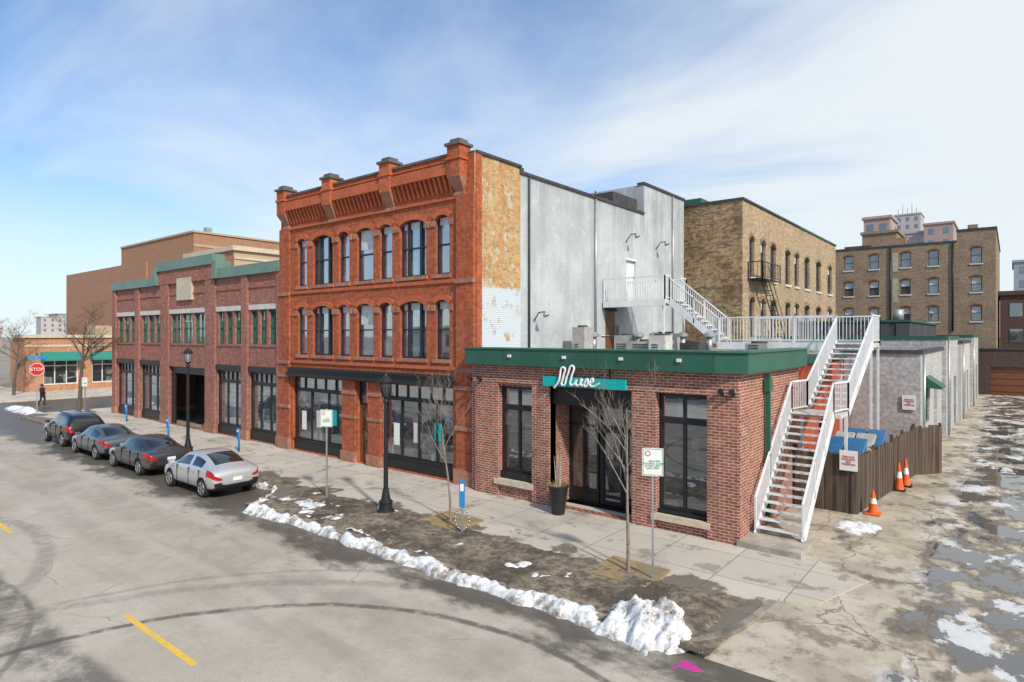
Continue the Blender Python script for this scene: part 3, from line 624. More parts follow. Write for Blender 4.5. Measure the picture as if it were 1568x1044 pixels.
for i in range(12):
    t=i/12; fe.box(-11.6,-11.2,38.0+3.5*t,38.2+3.5*t,8.8-3.5*t-.03,8.8-3.5*t,BLACK)
b.done()
b=Obj('painted_block_shed')
wall(b['walls'],FY(31),-5.88,-3.0,0,4.75,[],WBR); wall(b['walls'],FX(-3.0),31,41,0,4.75,[(33.0,34.6,1.6,3.2),(36.5,38.2,0,2.9)],WBR,.2)
window(b['windows'],FX(-3.0),33,34.6,1.6,3.2,.15,GREEN,GF,2,(2.4,),.08,.05); b['windows'].mbox(FX(-3.),36.5,38.2,0,2.9,.15,.2,LIME)
b['coping'].box(-5.9,-2.9,30.92,31.15,4.75,4.9,CHAR); b['coping'].box(-3.2,-2.9,31.15,41,4.75,4.9,CHAR)
b['roof'].box(-12,-3.1,31.2,41,4.4,4.6,DROOF); b['walls'].box(-12,-5.9,31.0,31.2,4.4,4.9,WBR)
b['downspout'].tube((-2.92,31.6,0),(-2.92,31.6,4.7),.05,.05,STEEL,8)
b['awning'].hexa([(-3,32.9,3.2),(-2.4,32.9,3.15),(-2.4,34.7,3.15),(-3,34.7,3.2),(-3,32.9,3.7),(-2.4,32.9,3.25),(-2.4,34.7,3.25),(-3,34.7,3.7)],GREEN)
b.done()
LW=rough_mat('pale_render',(.50,.49,.46),(.40,.39,.37),1.2)
for (x1,y0,y1,z,m,cm,dr) in ((-2.8,41,50,5.3,WBR,GREEN,[(43,44.2,0,3.0),(46.5,48.5,0,3.0)]),(-2.6,50,60,5.0,LW,CHAR,[(52,54.8,0,3.),(56,58,0,3.)]),(-2.45,60,71,5.4,WBR,GREEN,[(62,64,0,3),(66,69,0,3.)])):
    b=Obj('alley_garage'); E=FX(x1); wall(b['walls'],E,y0,y1,0,z,dr,m,.3); wall(b['walls'],FY(y0),-12,x1,0,z,[],m)
    for d in dr: b['doors'].mbox(E,d[0],d[1],d[2],d[3],.2,.25,CHAR if d[1]-d[0]<2.9 else DOORW)
    b['coping'].box(x1-.25,x1+.08,y0-.05,y1,z,z+.18,cm); b['coping'].box(-12,x1-.25,y0-.05,y0+.2,z,z+.18,cm); b['roof'].box(-12,x1-.2,y0+.1,y1,z-.4,z-.2,DROOF)
    b['downspout'].tube((x1+.07,y0+.8,0),(x1+.07,y0+.8,z),.05,.05,STEEL,8)
    b.done()
b=Obj('low_dark_building'); b['walls'].box(-10.5,-4.6,42,58,5.3,6.3,CHAR); b['coping'].box(-10.55,-4.5,41.9,58.1,6.3,6.42,GREEN)
for i in range(6): b['panels'].box(-10+i*.95,-9.4+i*.95,41.95,42,5.4,6.2,DROOF)
b['tank'].tube((-5.4,44,6.4),(-5.4,44,7.1),.3,.3,STEEL,14); b.done()
b=Obj('dark_brick_garage'); F=FY(73.5); DBR=brick('dark_brick',(.10,.06,.055),(.08,.045,.04),(.10,.08,.07),.3)
wall(b['walls'],F,-6,16,0,4.2,[(-1.6,1.4,0,2.6),(5,8,0,2.6)],DBR,.3); b['walls'].box(-6,16,73.8,84,0,4.1,DBR); b['coping'].box(-6.1,16.1,73.4,73.8,4.2,4.35,CHAR)
for a,c in ((-1.6,1.4),(5,8)):
    b['doors'].mbox(F,a,c,0,2.6,.2,.25,DOORW)
    for k in range(4): b['doors'].mbox(F,a,c,.6*k+.28,.6*k+.32,.18,.2,BLACK)
b.done()
b=Obj('weathered_brick_block'); F=FY(85)
xs=[-15.6,-12.9,-9.7,-7.0,-3.1,-19,-22]
ops=[(x-.5,x+.5,z,z+1.75) for x in xs for z in (13.45,10.3,7.1)]
wall(b['walls'],F,-26,-4.85,0,15.95,[o_ for o_ in ops if o_[1]<-4.85],FARB,.3); wall(b['walls'],F,-4.85,-1.4,0,17.1,[o_ for o_ in ops if o_[0]>-4.85],FARB,.3)
for k,o_ in enumerate(ops): 
    window(b['windows'],F,*o_,.22,CHAR,GF,1,(o_[2]+.9,),.08,.06,blind=.8 if k%3 else 0); arch(b['walls'],b['trim'],F,o_[0],o_[1],o_[3],.2,FARB,.2,DOORW,.3,proud=.03); b['trim'].mbox(F,o_[0]-.1,o_[1]+.1,o_[2]-.15,o_[2],-.1,.01,LIME)
wall(b['walls'],FX(-1.4),85,110,0,17.1,[],FARB)
b['coping'].box(-26,-4.85,84.9,85.3,15.95,16.12,CHAR); b['coping'].box(-4.9,-1.3,84.9,85.4,17.1,17.3,CHAR); b['coping'].box(-1.7,-1.3,85.4,110,17.1,17.3,CHAR)
b['walls'].box(-26,-1.5,85.4,110,15,15.5,DROOF)
for x in (-11.2,-5.2): b['downspout'].tube((x,84.9,6),(x,84.9,15.9),.09,.09,BLACK,6)
wp=rough_mat('whitewash_patch',(.46,.42,.34),(.35,.29,.21),3)
b['trim'].box(-11.0,-10.4,84.97,84.99,13.0,15.2,wp); b['trim'].box(-11.0,-10.4,84.97,84.99,9.4,12.2,wp)
for x,h in ((-24,17),(-10.6,17),(-3.9,17.8)): b['chimneys'].box(x,x+.9,85.5,86.5,15.2,h,FARB)
b['chimneys'].box(-17,-14,90,94,15.4,17,DBR)
b.done()
def tower(name,x0,x1,y0,y1,z,m,rows=0,cols=0,ant=False):
    b=Obj(name); b['walls'].box(x0,x1,y0,y1,0,z,m); b['parapet'].box(x0-.3,x1+.3,y0-.3,y1+.3,z,z+.5,m)
    for r in range(rows):
        for c in range(cols):
            u=x0+(x1-x0)*(c+.5)/cols; zz=z-2.6-r*3.1; b['windows'].box(u-.6,u+.6,y0-.05,y0+.02,zz,zz+1.6,GF)
        for c in range(cols):
            u=y0+(y1-y0)*(c+.5)/cols; zz=z-2.6-r*3.1; b['windows'].box(x1-.02,x1+.05,u-.6,u+.6,zz,zz+1.6,GF)
    if ant:
        for k in range(5): b['antennas'].tube((x0+1+k*1.6,y0+2,z),(x0+1+k*1.6,y0+2,z+3+2*(k%2)),.12,.06,CHAR,5)
    b.done()
PK=rough_mat('distant_pink_brick',(.42,.31,.29),(.38,.28,.26),.3); PK2=rough_mat('distant_pale_panel',(.50,.45,.44),(.44,.40,.40),.3); BG=rough_mat('distant_blue_grey',(.34,.38,.43),(.30,.34,.39),.3)
tower('apartment_block',-23.3,-17.4,140,155,25.5,FARB); tower('apartment_block',-23.2,-18.6,141,150,28.6,PK,2,2)
tower('apartment_tower',-38,-29,300,312,55,PK2,8,3,True); tower('apartment_tower',-42,-27,303,315,48,PK,5,5)
tower('apartment_tower',-18.6,-12.1,200,215,35.2,PK,3,2); tower('apartment_tower',-24,-18,205,215,34,PK2,3,2)
tower('apartment_tower',0.2,20,180,200,22,BG,5,6); tower('brick_house',-1.2,14,96,110,10.4,DBR,2,5)
# ------------------------------------------------------------------ left background
b=Obj('orange_brick_apartment_building'); F=FY(45); E=FX(-100.5)
wall(b['walls'],F,-130,-100.5,0,21.8,[],ORB); b['walls'].box(-160,-118,44.7,60,0,18.6,ORB)
wall(b['walls'],E,45,110,0,21.8,[(50+k*7,52.4+k*7,16.6,18.6) for k in range(8)]+[(50+k*7,52.4+k*7,12.6,14.6) for k in range(8)],ORB,.3)
for k in range(8):
    for z in (16.6,12.6): window(b['windows'],E,50+k*7,52.4+k*7,z,z+2,.2,WHITE,GF,2,(),.1,.1)
b['coping'].box(-130,-100.3,44.8,45.2,21.8,22.1,TANB); b['coping'].box(-100.8,-100.3,45.2,110,21.8,22.1,TANB)
b['walls'].mbox(E,45,110,19.6,20.0,-.1,.01,TANB); b['chimneys'].box(-108,-107,50,51,22,24,STEEL); b['walls'].box(-130,-100.8,45.2,110,21.2,21.5,DROOF)
b.done()
b=Obj('tan_apartment_block'); F=FY(40); E=FX(-78)
wall(b['walls'],F,-92,-78,0,16.8,[(-88,-85.5,13.2,14.9)],ORB,.3); wall(b['walls'],E,40,80,0,16.8,[(42.5+k*5,45+k*5,13.2,14.9) for k in range(7)],TANB,.3)
for k in range(7): window(b['windows'],E,42.5+k*5,45+k*5,13.2,14.9,.2,WHITE,GF,2,(),.1,.1)
window(b['windows'],F,-88,-85.5,13.2,14.9,.2,WHITE,GF,2)
b['coping'].box(-92,-77.7,39.7,40,16.5,17.1,CREAM); b['coping'].box(-78,-77.6,40,80,16.5,17.1,CREAM); b['walls'].mbox(E,40,80,15.4,15.7,-.15,.01,CREAM); b['walls'].box(-92,-78.1,40.1,80,16,16.3,DROOF)
b.done()
b=Obj('orange_corner_shop'); E=FX(-75)
oo=[(19+k*4.2,22+k*4.2,.6,3.2) for k in range(6)]
OR2=brick('orange_shop_brick',(.50,.25,.14),(.44,.21,.115),(.42,.28,.18),.1,w=.5,h=.16)
wall(b['walls'],E,17.5,46,0,5.3,oo,OR2,.3); wall(b['walls'],FY(17.5),-79,-75,0,5.3,[],OR2,.3)
TAW=solid('teal_awning',(.03,.22,.18),.6)
for k,o_ in enumerate(oo):
    window(b['windows'],E,*o_,.2,WHITE,G2,3,(2.5,),.1,.08)
    b['awnings'].hexa([E(o_[0]-.2,3.0,-.02),E(o_[1]+.2,3.0,-.02),E(o_[1]+.2,3.0,-1.1),E(o_[0]-.2,3.0,-1.1),E(o_[0]-.2,3.9,-.02),E(o_[1]+.2,3.9,-.02),E(o_[1]+.2,3.15,-1.1),E(o_[0]-.2,3.15,-1.1)],TAW)
b['coping'].box(-79,-74.8,17.3,17.7,5.3,5.6,CREAM); b['coping'].box(-75.2,-74.8,17.7,46,5.3,5.6,CREAM); b['walls'].box(-79,-75.2,17.8,46,4.8,5.1,DROOF); b['walls'].mbox(E,17.5,46,4.4,4.6,-.06,.01,CREAM)
b['walls'].box(-79,-76.5,24,45,5.1,6.6,TANB); b['walls'].box(-96,-79.02,21,45,0,4.9,OR2); b.done()
tower('brick_house',-190,-150,60,80,8,OR2,2,8); tower('apartment_tower',-480,-470,118,130,17,PK2,3,3); tower('apartment_tower',-520,-500,135,160,20,BG,4,4)
tower('apartment_tower',-400,-380,60,80,9,PK,2,4)
b=Obj('unseen_row_building');  # unseen row opposite, added and kept pale for the window reflections
b['walls'].box(-60,25,-34,-20,0,6.5,LIME); b['cornice'].box(-60.2,25.2,-20.0,-19.7,6.1,6.7,CREAM)
for k in range(20):
    x=-58+k*4.1; b['windows'].box(x,x+1.6,-19.98,-19.9,4.2,5.7,GF); b['windows'].box(x-.5,x+2.2,-19.98,-19.9,.8,3.4,G2)
b.done()
# ------------------------------------------------------------------ street furniture
glassl=solid('lantern_glass',(.30,.31,.30),.25)
def lamp(x,y,h,z=0,gl=None):
    q=Obj('street_lamp',(x,y,z)); 
    q['base'].lathe((0,0,0),[(.28,0),(.28,.07),(.22,.12),(.20,.3),(.23,.34),(.15,.42),(.11,.62),(.09,.75)],BLACK,16)
    q['pole'].lathe((0,0,0),[(.075,.7),(.055,h-.95),(.09,h-.93),(.09,h-.88),(.045,h-.8)],BLACK,12)
    q['lantern_cup'].lathe((0,0,h-.8),[(.05,0),(.14,.06),(.14,.10)],BLACK,8)
    q['lantern_glass'].lathe((0,0,h-.7),[(.11,0),(.17,.4)],gl or glassl,8)
    for k in range(8):
        t=k*math.pi/4; q['lantern_frame'].tube((.115*math.cos(t),.115*math.sin(t),h-.7),(.175*math.cos(t),.175*math.sin(t),h-.3),.012,.012,BLACK,5)
    q['cap'].lathe((0,0,h-.3),[(.22,0),(.23,.03),(.13,.14),(.06,.2),(.03,.3)],BLACK,12); q.done()
dkgl=solid('dark_lantern_glass',(.06,.065,.07),.2)
lamp(-15.2,12.64,4.35,0,dkgl); lamp(-29.6,13.0,5.0)
def post_sign(x,y,top,w,h,txt,rz=0,txtm=None,name='parking_sign'):
    q=Obj(name,(x,y,0),rz); q['post'].box(-.025,.025,-.02,.02,0,top+.03,STEEL); q['plate'].box(-w/2,w/2,-.035,-.022,top-h,top,WHT)
    m=SGREEN if txtm is None else txtm
    for a,b_,c,d in ((-w/2+.015,w/2-.015,top-.028,top-.016),(-w/2+.015,w/2-.015,top-h+.016,top-h+.028),(-w/2+.015,-w/2+.027,top-h+.028,top-.028),(w/2-.027,w/2-.015,top-h+.028,top-.028)): q['border'].box(a,b_,-.0365,-.035,c,d,m)
    text(q,txt,.062,lambda a,b_,d:(a,-.037+d,b_+top-h/2-.06),m)
    q['symbol'].tube((-w/2+.12,-.038,top-.12),(-w/2+.12,-.035,top-.12),.065,.065,REDS,14); q['symbol'].tube((-w/2+.12,-.040,top-.12),(-w/2+.12,-.038,top-.12),.045,.045,WHT,14)
    q.done(); return q
post_sign(-6.3,12.88,2.98,.46,.62,'     8AM-9PM\nLOADING ZONE\n30 MIN LIMIT\n6AM-10PM',R(28),SGREEN)
post_sign(-18.1,12.5,3.0,.44,.58,'     2 HR\nPARKING\n8AM-6PM',R(28)); post_sign(-43.5,13.1,3.0,.4,.55,'     2 HR\nPARKING',R(28))
for x,y,z,rz,w in ((-3.95,21.52,1.95,0,.5),(-3.4,30.95,3.0,0,.5)):
    q=Obj('private_parking_sign',(x,y,0),R(rz)); q['plate'].box(-w/2,w/2,-.03,0,z-.62,z,WHT); text(q,'PRIVATE\nPARKING\nNO\nTRESPASS',.09,lambda a,b_,d:(a,-.034+d,b_+z-.31),REDS); q.done()
q=Obj('stop_sign',(-54.3,13.4,0),R(70)); q['post'].box(-.03,.03,-.03,.03,0,4.1,STEEL)
for r,m,y in ((.46,WHT,-.05),(.43,REDS,-.056)):
    q['plate'].face([(r*math.cos(R(22.5+45*k)),y,3.1+r*math.sin(R(22.5+45*k))) for k in range(8)],m)
q['street_name'].box(-.55,.55,-.02,.0,3.85,4.05,BLUE); q['street_name'].box(-.02,.0,-.55,.55,4.08,4.28,BLUE)
text(q,'STOP',.32,lambda a,b_,d:(a,-.06+d,b_+3.1),WHT); q.done()
q=Obj('tall_street_light',(-77.8,15.6,0)); q['pole'].lathe((0,0,0),[(.12,0),(.07,8.8)],BLACK,8); q['arm'].tube((0,0,8.8),(.3,-.4,9.5),.06,.05,BLACK,6); q['arm'].tube((.3,-.4,9.5),(.7,-.9,9.75),.05,.05,BLACK,6); q['head'].box(.5,1.0,-1.3,-.8,9.7,9.85,BLACK); q.done()
for x,y in ((-35.1,14.4),(-28.6,14.9),(-44.2,15.6)):
    q=Obj('blue_marker_post',(x,y,0)); q['post'].tube((0,0,0),(0,0,1.1),.05,.05,BLUE,8); q['plate'].box(-.1,.1,-.06,-.05,.6,1.15,BLUE); q['plate'].box(-.1,.1,-.062,-.06,.95,1.05,WHT); q.done()
q=Obj('bike_rack',(-11.9,12.6,0),R(30)); q['post'].box(-.03,.03,-.03,.03,0,1.5,STEEL); q['poster'].box(-.08,.08,-.045,-.032,.75,1.5,BLUE); q['poster'].box(-.05,.05,-.047,-.045,1.2,1.4,WHT)
for k in range(16):
    t=2*math.pi*k/16;t2=2*math.pi*(k+1)/16; q['hoop'].tube((.2*math.cos(t),0,.4+.28*math.sin(t)),(.2*math.cos(t2),0,.4+.28*math.sin(t2)),.022,.022,STEEL,6)
q.done()
q=Obj('planter',(-10.95,15.9,0)); q['pot'].lathe((0,0,0),[(.2,0),(.3,.8),(.33,.82),(.33,.88),(.28,.88),(.27,.8)],BLACK,18); q['soil'].tube((0,0,.78),(0,0,.82),.27,.27,DIRT,14)
grass=solid('dried_straw',(.38,.27,.12),.9); twig=solid('dry_twig',(.5,.45,.38),.8)
for k in range(160):
    t=random.uniform(0,6.28);r=random.uniform(.02,.22);l=random.uniform(.1,.25); q['straw'].tube((r*math.cos(t),r*math.sin(t),.8),((r+l*.8)*math.cos(t),(r+l*.8)*math.sin(t),.85+l*random.uniform(.1,.8)),.008,.003,grass,3,False)
for k in range(26):
    t=random.uniform(0,6.28);r=random.uniform(.0,.08); q['twigs'].tube((r*math.cos(t),r*math.sin(t),.8),(r*2*math.cos(t),r*2*math.sin(t),random.uniform(1.4,1.95)),.009,.004,twig,4,False)
q.done()
for x,y,h in ((-3.35,21.95,.72),(-3.15,25.9,1.0),(-3.05,26.8,1.0)):
    q=Obj('traffic_cone',(x,y,0)); q['base'].box(-.2,.2,-.2,.2,0,.05,BLACK if h>.8 else ORANGE); q['cone'].lathe((0,0,.05),[(.15,0),(.10,h*.4)],ORANGE,16); q['band'].lathe((0,0,.05),[(.10,h*.4),(.07,h*.62)],WHT,16); q['cone_top'].lathe((0,0,.05),[(.07,h*.62),(.03,h-.05)],ORANGE,16); q.done()
q=Obj('wooden_fence'); 
def fence(p0,p1,h):
    p0=Vector(p0);p1=Vector(p1);L=(p1-p0).length; n=int(L/.15); d=(p1-p0).normalized(); nn=Vector((-d.y,d.x,0))
    for i in range(n):
        a=p0+d*(i*L/n+.005); c=p0+d*((i+1)*L/n-.008); hh=h+random.uniform(-.05,.05); t=nn*(.022)
        o_=nn*random.uniform(-.006,.006); a=a+o_;c=c+o_
        q['planks'].hexa([a,c,c+t,a+t]+[v+Vector((0,0,hh)) for v in (a,c,c+t,a+t)],WOOD)
    for z in (.35,h-.35): q['rails'].bar(p0+nn*.06+Vector((0,0,z)),p1+nn*.06+Vector((0,0,z)),.04,.09,WOOD)
    k=int(L/2.4)+1
    for i in range(k+1): 
        c=p0.lerp(p1,i/k)+nn*.1; q['posts'].bar(c,c+Vector((0,0,h+.1)),.1,.1,WOOD)
fence((-5.55,21.6,0),(-3.75,21.6,0),1.85); fence((-3.75,21.6,0),(-3.3,26.0,0),1.75); fence((-3.3,26.0,0),(-3.0,29.0,0),1.85); fence((-3.0,29.2,0),(-2.2,30.2,0),1.9)
q.done()
for x,y,c,l in ((-4.35,22.9,CHAR,DBLUE),(-4.3,24.2,DBLUE,UG),(-4.15,25.4,CHAR,DBLUE)):
    q=Obj('dumpster',(x,y,0)); q['bin'].hexa([(-.5,-.4,.1),(.5,-.4,.1),(.5,.4,.1),(-.5,.4,.1),(-.6,-.5,1.6),(.6,-.5,1.6),(.6,.5,2.0),(-.6,.5,2.0)],c)
    for a0,a1 in ((-.63,-.02),(.02,.63)): q['lid'].hexa([(a0,-.53,1.62),(a1,-.53,1.62),(a1,.53,2.02),(a0,.53,2.02),(a0+.03,-.50,1.69),(a1-.03,-.50,1.69),(a1-.03,.5,2.09),(a0+.03,.5,2.09)],l)
    for sx in(-.4,.4): q['wheels'].tube((sx-.04,.3,.1),(sx+.04,.3,.1),.1,.1,BLACK,10)
    q.done()
# ------------------------------------------------------------------ trees
def tree(name,x,y,h,r,seed,bark,spread=.5,levels=3,first=.35,nb=(5,4,4),up=.25):
    rnd=random.Random(seed); q=Obj(name,(x,y,0)); p=q['branches']; t=q['trunk']
    def branch(p0,d,L,r0,lv,part):
        seg=5; pts=[p0]; dd=d.copy()
        for i in range(seg):
            dd=(dd+Vector((rnd.uniform(-1,1),rnd.uniform(-1,1),rnd.uniform(-.4,.8)))*(.07 if lv==0 else .15)).normalized()
            pts.append(pts[-1]+dd*L/seg)
        rr=[r0*(1-.8*i/seg) for i in range(seg+1)]
        for i in range(seg): part.tube(pts[i],pts[i+1],rr[i],rr[i+1],bark,7 if lv==0 else (5 if lv==1 else 3),False)
        if lv<levels:
            n=nb[min(lv,len(nb)-1)]+(rnd.randint(0,2))
            for k in range(n):
                f=rnd.uniform(first if lv==0 else .2,.97); i=min(seg-1,int(f*seg)); q0=pts[i].lerp(pts[i+1],f*seg-i)
                a=rnd.uniform(0,6.28); out=Vector((math.cos(a),math.sin(a),0)); nd=(dd*.75+out*spread*1.4+Vector((0,0,up))).normalized()
                branch(q0,nd,L*(rnd.uniform(.35,.55)*(1.25-f*.5)),max(.004,r0*(1-.75*f)*.6),lv+1,p)
    branch(Vector((0,0,-.05)),Vector((rnd.uniform(-.03,.03),rnd.uniform(-.03,.03),1)),h,r,0,t); q.done()
tree('young_bare_tree',-12.95,13.2,3.5,.042,3,BARK,.45,3,.40,(8,4,3),.4); tree('young_bare_tree',-6.95,12.95,3.9,.048,12,BARK,.5,3,.45,(9,4,3),.4)
tree('bare_tree',-50.5,14.8,6.6,.16,5,BARK2,.85,4,.3,(9,6,5,4)); tree('bare_tree',-72,16,6,.15,8,BARK2,.8,4,.3,(8,5,5,4)); tree('bare_tree',-84,16,7,.15,18,BARK2,.8,4,.3,(8,5,5,4))
for i,(x,y) in enumerate(((-100,14),(-115,18),(-135,22),(-120,6),(-160,18),(-180,30))): tree('bare_tree',x,y,8.5,.2,30+i,BARK2,.8,3,.3,(9,6,5))
# ------------------------------------------------------------------ cars
TYRE=solid('tyre_rubber',(.02,.02,.02),.8); RIM=solid('alloy_rim',(.45,.46,.47),.3,metal=.7); TRIM=solid('black_trim',(.015,.015,.016),.5); TL=solid('tail_light',(.42,.01,.01),.15,.6); HL=solid('head_light',(.6,.62,.63),.1,.6)
def carglass():
    m=M('car_glass',.03,.9); m.set('Base Color',(.012,.016,.018,1)); m.set('Coat Weight',.6); m.set('Coat Roughness',.02); return m.m
CG=carglass()
def paint(name,c,met=.5):
    m=M(name,.35,.5,met); m.set('Coat Weight',.8); m.set('Coat Roughness',.05)
    z=m.sep(m.obj())[2]; d=m.math('MULTIPLY',m.rng(z,.75,.2),m.rng(m.noise(m.obj(),3,5),.3,.65,.2,.75))
    m.set('Base Color',m.mix(d,(*c,1),(.24,.21,.18,1))); m.set('Roughness',m.rng(d,0,.6,.35,.8)); return m.m
KIND={
 'hatch':dict(L=4.36,wb=(.85,3.45),wr=.33,W=.91,st=[(0,.45,.72,.78,.70,.60),(.05,.32,.86,.93,.84,.72),(.2,.26,.97,1.04,.89,.70),(.5,.24,.99,1.12,.91,.68),(.95,.22,.985,1.33,.91,.62),(1.4,.22,.97,1.44,.91,.59),(1.75,.22,.95,1.475,.91,.60),(1.84,.22,.945,1.475,.91,.60),(2.3,.22,.93,1.46,.91,.61),(2.6,.22,.925,1.38,.91,.62),(3.0,.22,.915,1.15,.91,.67),(3.3,.22,.90,.99,.90,.72),(3.75,.24,.83,.90,.88,.70),(4.15,.26,.70,.76,.82,.66),(4.33,.33,.58,.62,.68,.55),(4.36,.40,.52,.54,.6,.5)],rear=(3,5),front=(8,11),side=(4,10),pil=(6,)),
 'sedan':dict(L=4.85,wb=(1.0,3.82),wr=.34,W=.92,st=[(0,.45,.76,.80,.70,.60),(.05,.32,.90,.96,.84,.72),(.2,.26,.98,1.03,.89,.72),(.62,.24,.99,1.06,.91,.70),(1.0,.22,.98,1.24,.92,.62),(1.45,.22,.96,1.42,.92,.58),(1.95,.22,.95,1.465,.92,.59),(2.04,.22,.945,1.467,.92,.59),(2.55,.22,.93,1.45,.92,.60),(2.85,.22,.925,1.37,.92,.61),(3.2,.22,.915,1.16,.92,.66),(3.55,.22,.90,.98,.91,.72),(4.1,.24,.83,.90,.88,.70),(4.6,.26,.70,.77,.82,.66),(4.82,.33,.58,.62,.68,.55),(4.85,.40,.52,.54,.6,.5)],rear=(3,5),front=(8,11),side=(4,10),pil=(6,)),
 'suv':dict(L=4.6,wb=(.9,3.6),wr=.37,W=.93,st=[(0,.5,.85,.92,.76,.64),(.05,.36,1.0,1.1,.86,.74),(.15,.3,1.1,1.28,.9,.70),(.32,.28,1.12,1.48,.92,.68),(.6,.27,1.11,1.62,.93,.66),(1.2,.26,1.09,1.67,.93,.66),(1.75,.26,1.07,1.68,.93,.66),(1.84,.26,1.065,1.68,.93,.66),(2.35,.26,1.05,1.66,.93,.66),(2.6,.26,1.045,1.59,.93,.67),(2.95,.26,1.03,1.36,.93,.71),(3.3,.26,1.02,1.12,.92,.76),(3.85,.28,.96,1.03,.90,.74),(4.35,.3,.82,.88,.84,.68),(4.56,.38,.68,.72,.7,.58),(4.6,.46,.6,.63,.62,.5)],rear=(2,4),front=(8,11),side=(3,10),pil=(6,))}
def car(name,x,y,kind,pm,sc=1):
    K=KIND[kind]; q=Obj(name,(x,y,-.12),math.pi,sc); me=bpy.data.meshes.new('body'); mats=[pm,CG,TL,HL,TRIM]; v=[];f=[];mi=[]
    st=K['st']; n=len(st)
    def ring(s_):
        X,zb,zt,zr,w,wt=s_
        h=[(w*.86,zb),(w*.97,zb+.10),(w,zb+(zt-zb)*.5),(w*.985,zb+(zt-zb)*.72),(w*.965,zt-.01),(w*.945,zt+.015),(wt+.02,max(zt+.03,zr-.055)),(wt*.86,max(zt+.04,zr-.01)),(wt*.4,max(zt+.05,zr+.012))]
        return [(X,0,zb)]+[(X,a,b_) for a,b_ in h]+[(X,0,max(zt+.055,zr+.018))]+[(X,-a,b_) for a,b_ in reversed(h)]
    rn=len(ring(st[0]))
    for s_ in st: v+=ring(s_)
    for i in range(n-1):
        for j in range(rn):
            k=(j+1)%rn; f.append((i*rn+j,(i+1)*rn+j,(i+1)*rn+k,i*rn+k)); m=0
            jj=j if j<rn/2 else rn-1-j
            if jj==6 and K['side'][0]<=i<K['side'][1] and i not in K['pil']: m=1
            if jj in(8,9) and (K['rear'][0]<=i<K['rear'][1] or K['front'][0]<=i<K['front'][1]): m=1
            if jj in (4,5) and i in (0,1,2): m=2
            if jj in (3,4) and n-5<=i<n-3: m=3
            if jj in (0,1): m=4
            if jj in (2,) and i==0: m=4
            mi.append(m)
    f.append(tuple(range(rn))); mi.append(0); f.append(tuple((n-1)*rn+j for j in reversed(range(rn)))); mi.append(4)
    me.from_pydata(v,[],f)
    for m in mats: me.materials.append(m)
    me.polygons.foreach_set('material_index',mi)
    bm=bmesh.new(); bm.from_mesh(me); bmesh.ops.recalc_face_normals(bm,faces=bm.faces); bm.to_mesh(me); bm.free()
    me.polygons.foreach_set('use_smooth',[True]*len(me.polygons))
    body=q.add('body',me); sm=body.modifiers.new('s','SUBSURF'); sm.levels=2; sm.render_levels=2
    cut=Part()
    for wx in K['wb']:
        for sg in (-1,1): cut.tube((wx,sg*.62,K['wr']),(wx,sg*1.2,K['wr']),K['wr']+.055,K['wr']+.055,pm,28)
    cm=cut.mesh('c'); cm.materials.clear()
    for m in mats: cm.materials.append(m)
    cm.polygons.foreach_set('material_index',[4]*len(cm.polygons))
    bm=bmesh.new(); bm.from_mesh(cm); bmesh.ops.remove_doubles(bm,verts=bm.verts,dist=1e-5); bmesh.ops.recalc_face_normals(bm,faces=bm.faces); bm.to_mesh(cm); bm.free()
    co=q.add('c',cm); bo=body.modifiers.new('b','BOOLEAN'); bo.object=co; bo.operation='DIFFERENCE'; bo.solver='EXACT'
    bpy.context.view_layer.update(); nm=bpy.data.meshes.new_from_object(body.evaluated_get(bpy.context.evaluated_depsgraph_get()))
    body.modifiers.clear(); body.data=nm; bpy.data.objects.remove(co)
    for wi,wx in enumerate(K['wb']):
        for sg in (-1,1):
            r=K['wr']; y1=sg*(K['W']-.02); y0=sg*(K['W']-.23); W_=q['wheel_%d%s'%(wi,'l' if sg>0 else 'r')]
            W_.tube((wx,y0,r),(wx,y1-sg*.03,r),r,r,TYRE,28); W_.tube((wx,y1-sg*.03,r),(wx,y1,r),r,r-.03,TYRE,28); W_.tube((wx,y1,r),(wx,y1+sg*.004,r),r*.70,r*.69,TRIM,28)
            for k in range(10):
                t=2*math.pi*k/5+(.13 if k>4 else -.13); W_.bar((wx+.05*math.cos(t),y1+sg*.012,r+.05*math.sin(t)),(wx+r*.66*math.cos(t),y1+sg*.012,r+r*.66*math.sin(t)),.022,.035,RIM)
            for k in range(28):
                t=2*math.pi*k/28;t2=2*math.pi*(k+1)/28; W_.tube((wx+r*.67*math.cos(t),y1+sg*.01,r+r*.67*math.sin(t)),(wx+r*.67*math.cos(t2),y1+sg*.01,r+r*.67*math.sin(t2)),.014,.014,RIM,5,False)
            W_.tube((wx,y1,r),(wx,y1+sg*.02,r),.06,.05,RIM,12)
    zt=st[3][2]
    q['plate'].box(-.025,.02,-.16,.16,.60 if kind=='hatch' else .66,.72 if kind=='hatch' else .78,WHT)
    q['bumper'].box(-.012,.04,-.45,.45,.44,.50,TRIM)
    for sg in (-1,1):
        q['mirrors'].hexa([(2.95,sg*.90,zt-.02),(3.12,sg*.90,zt-.02),(3.10,sg*1.08,zt),(2.97,sg*1.08,zt),(2.95,sg*.90,zt+.12),(3.10,sg*.90,zt+.12),(3.08,sg*1.07,zt+.12),(2.97,sg*1.07,zt+.12)],pm)
        for k in (1.35,2.3): q['handles'].box(k,k+.16,sg*(K['W']-.005)-.012,sg*(K['W']-.005)+.012,zt-.13,zt-.105,pm)
        for k in (1.05,1.86,2.78):
            q['door_gaps'].box(k-.004,k+.004,sg*(K['W']-.03)-.02,sg*(K['W']-.03)+.035,.38,zt-.03,TRIM)
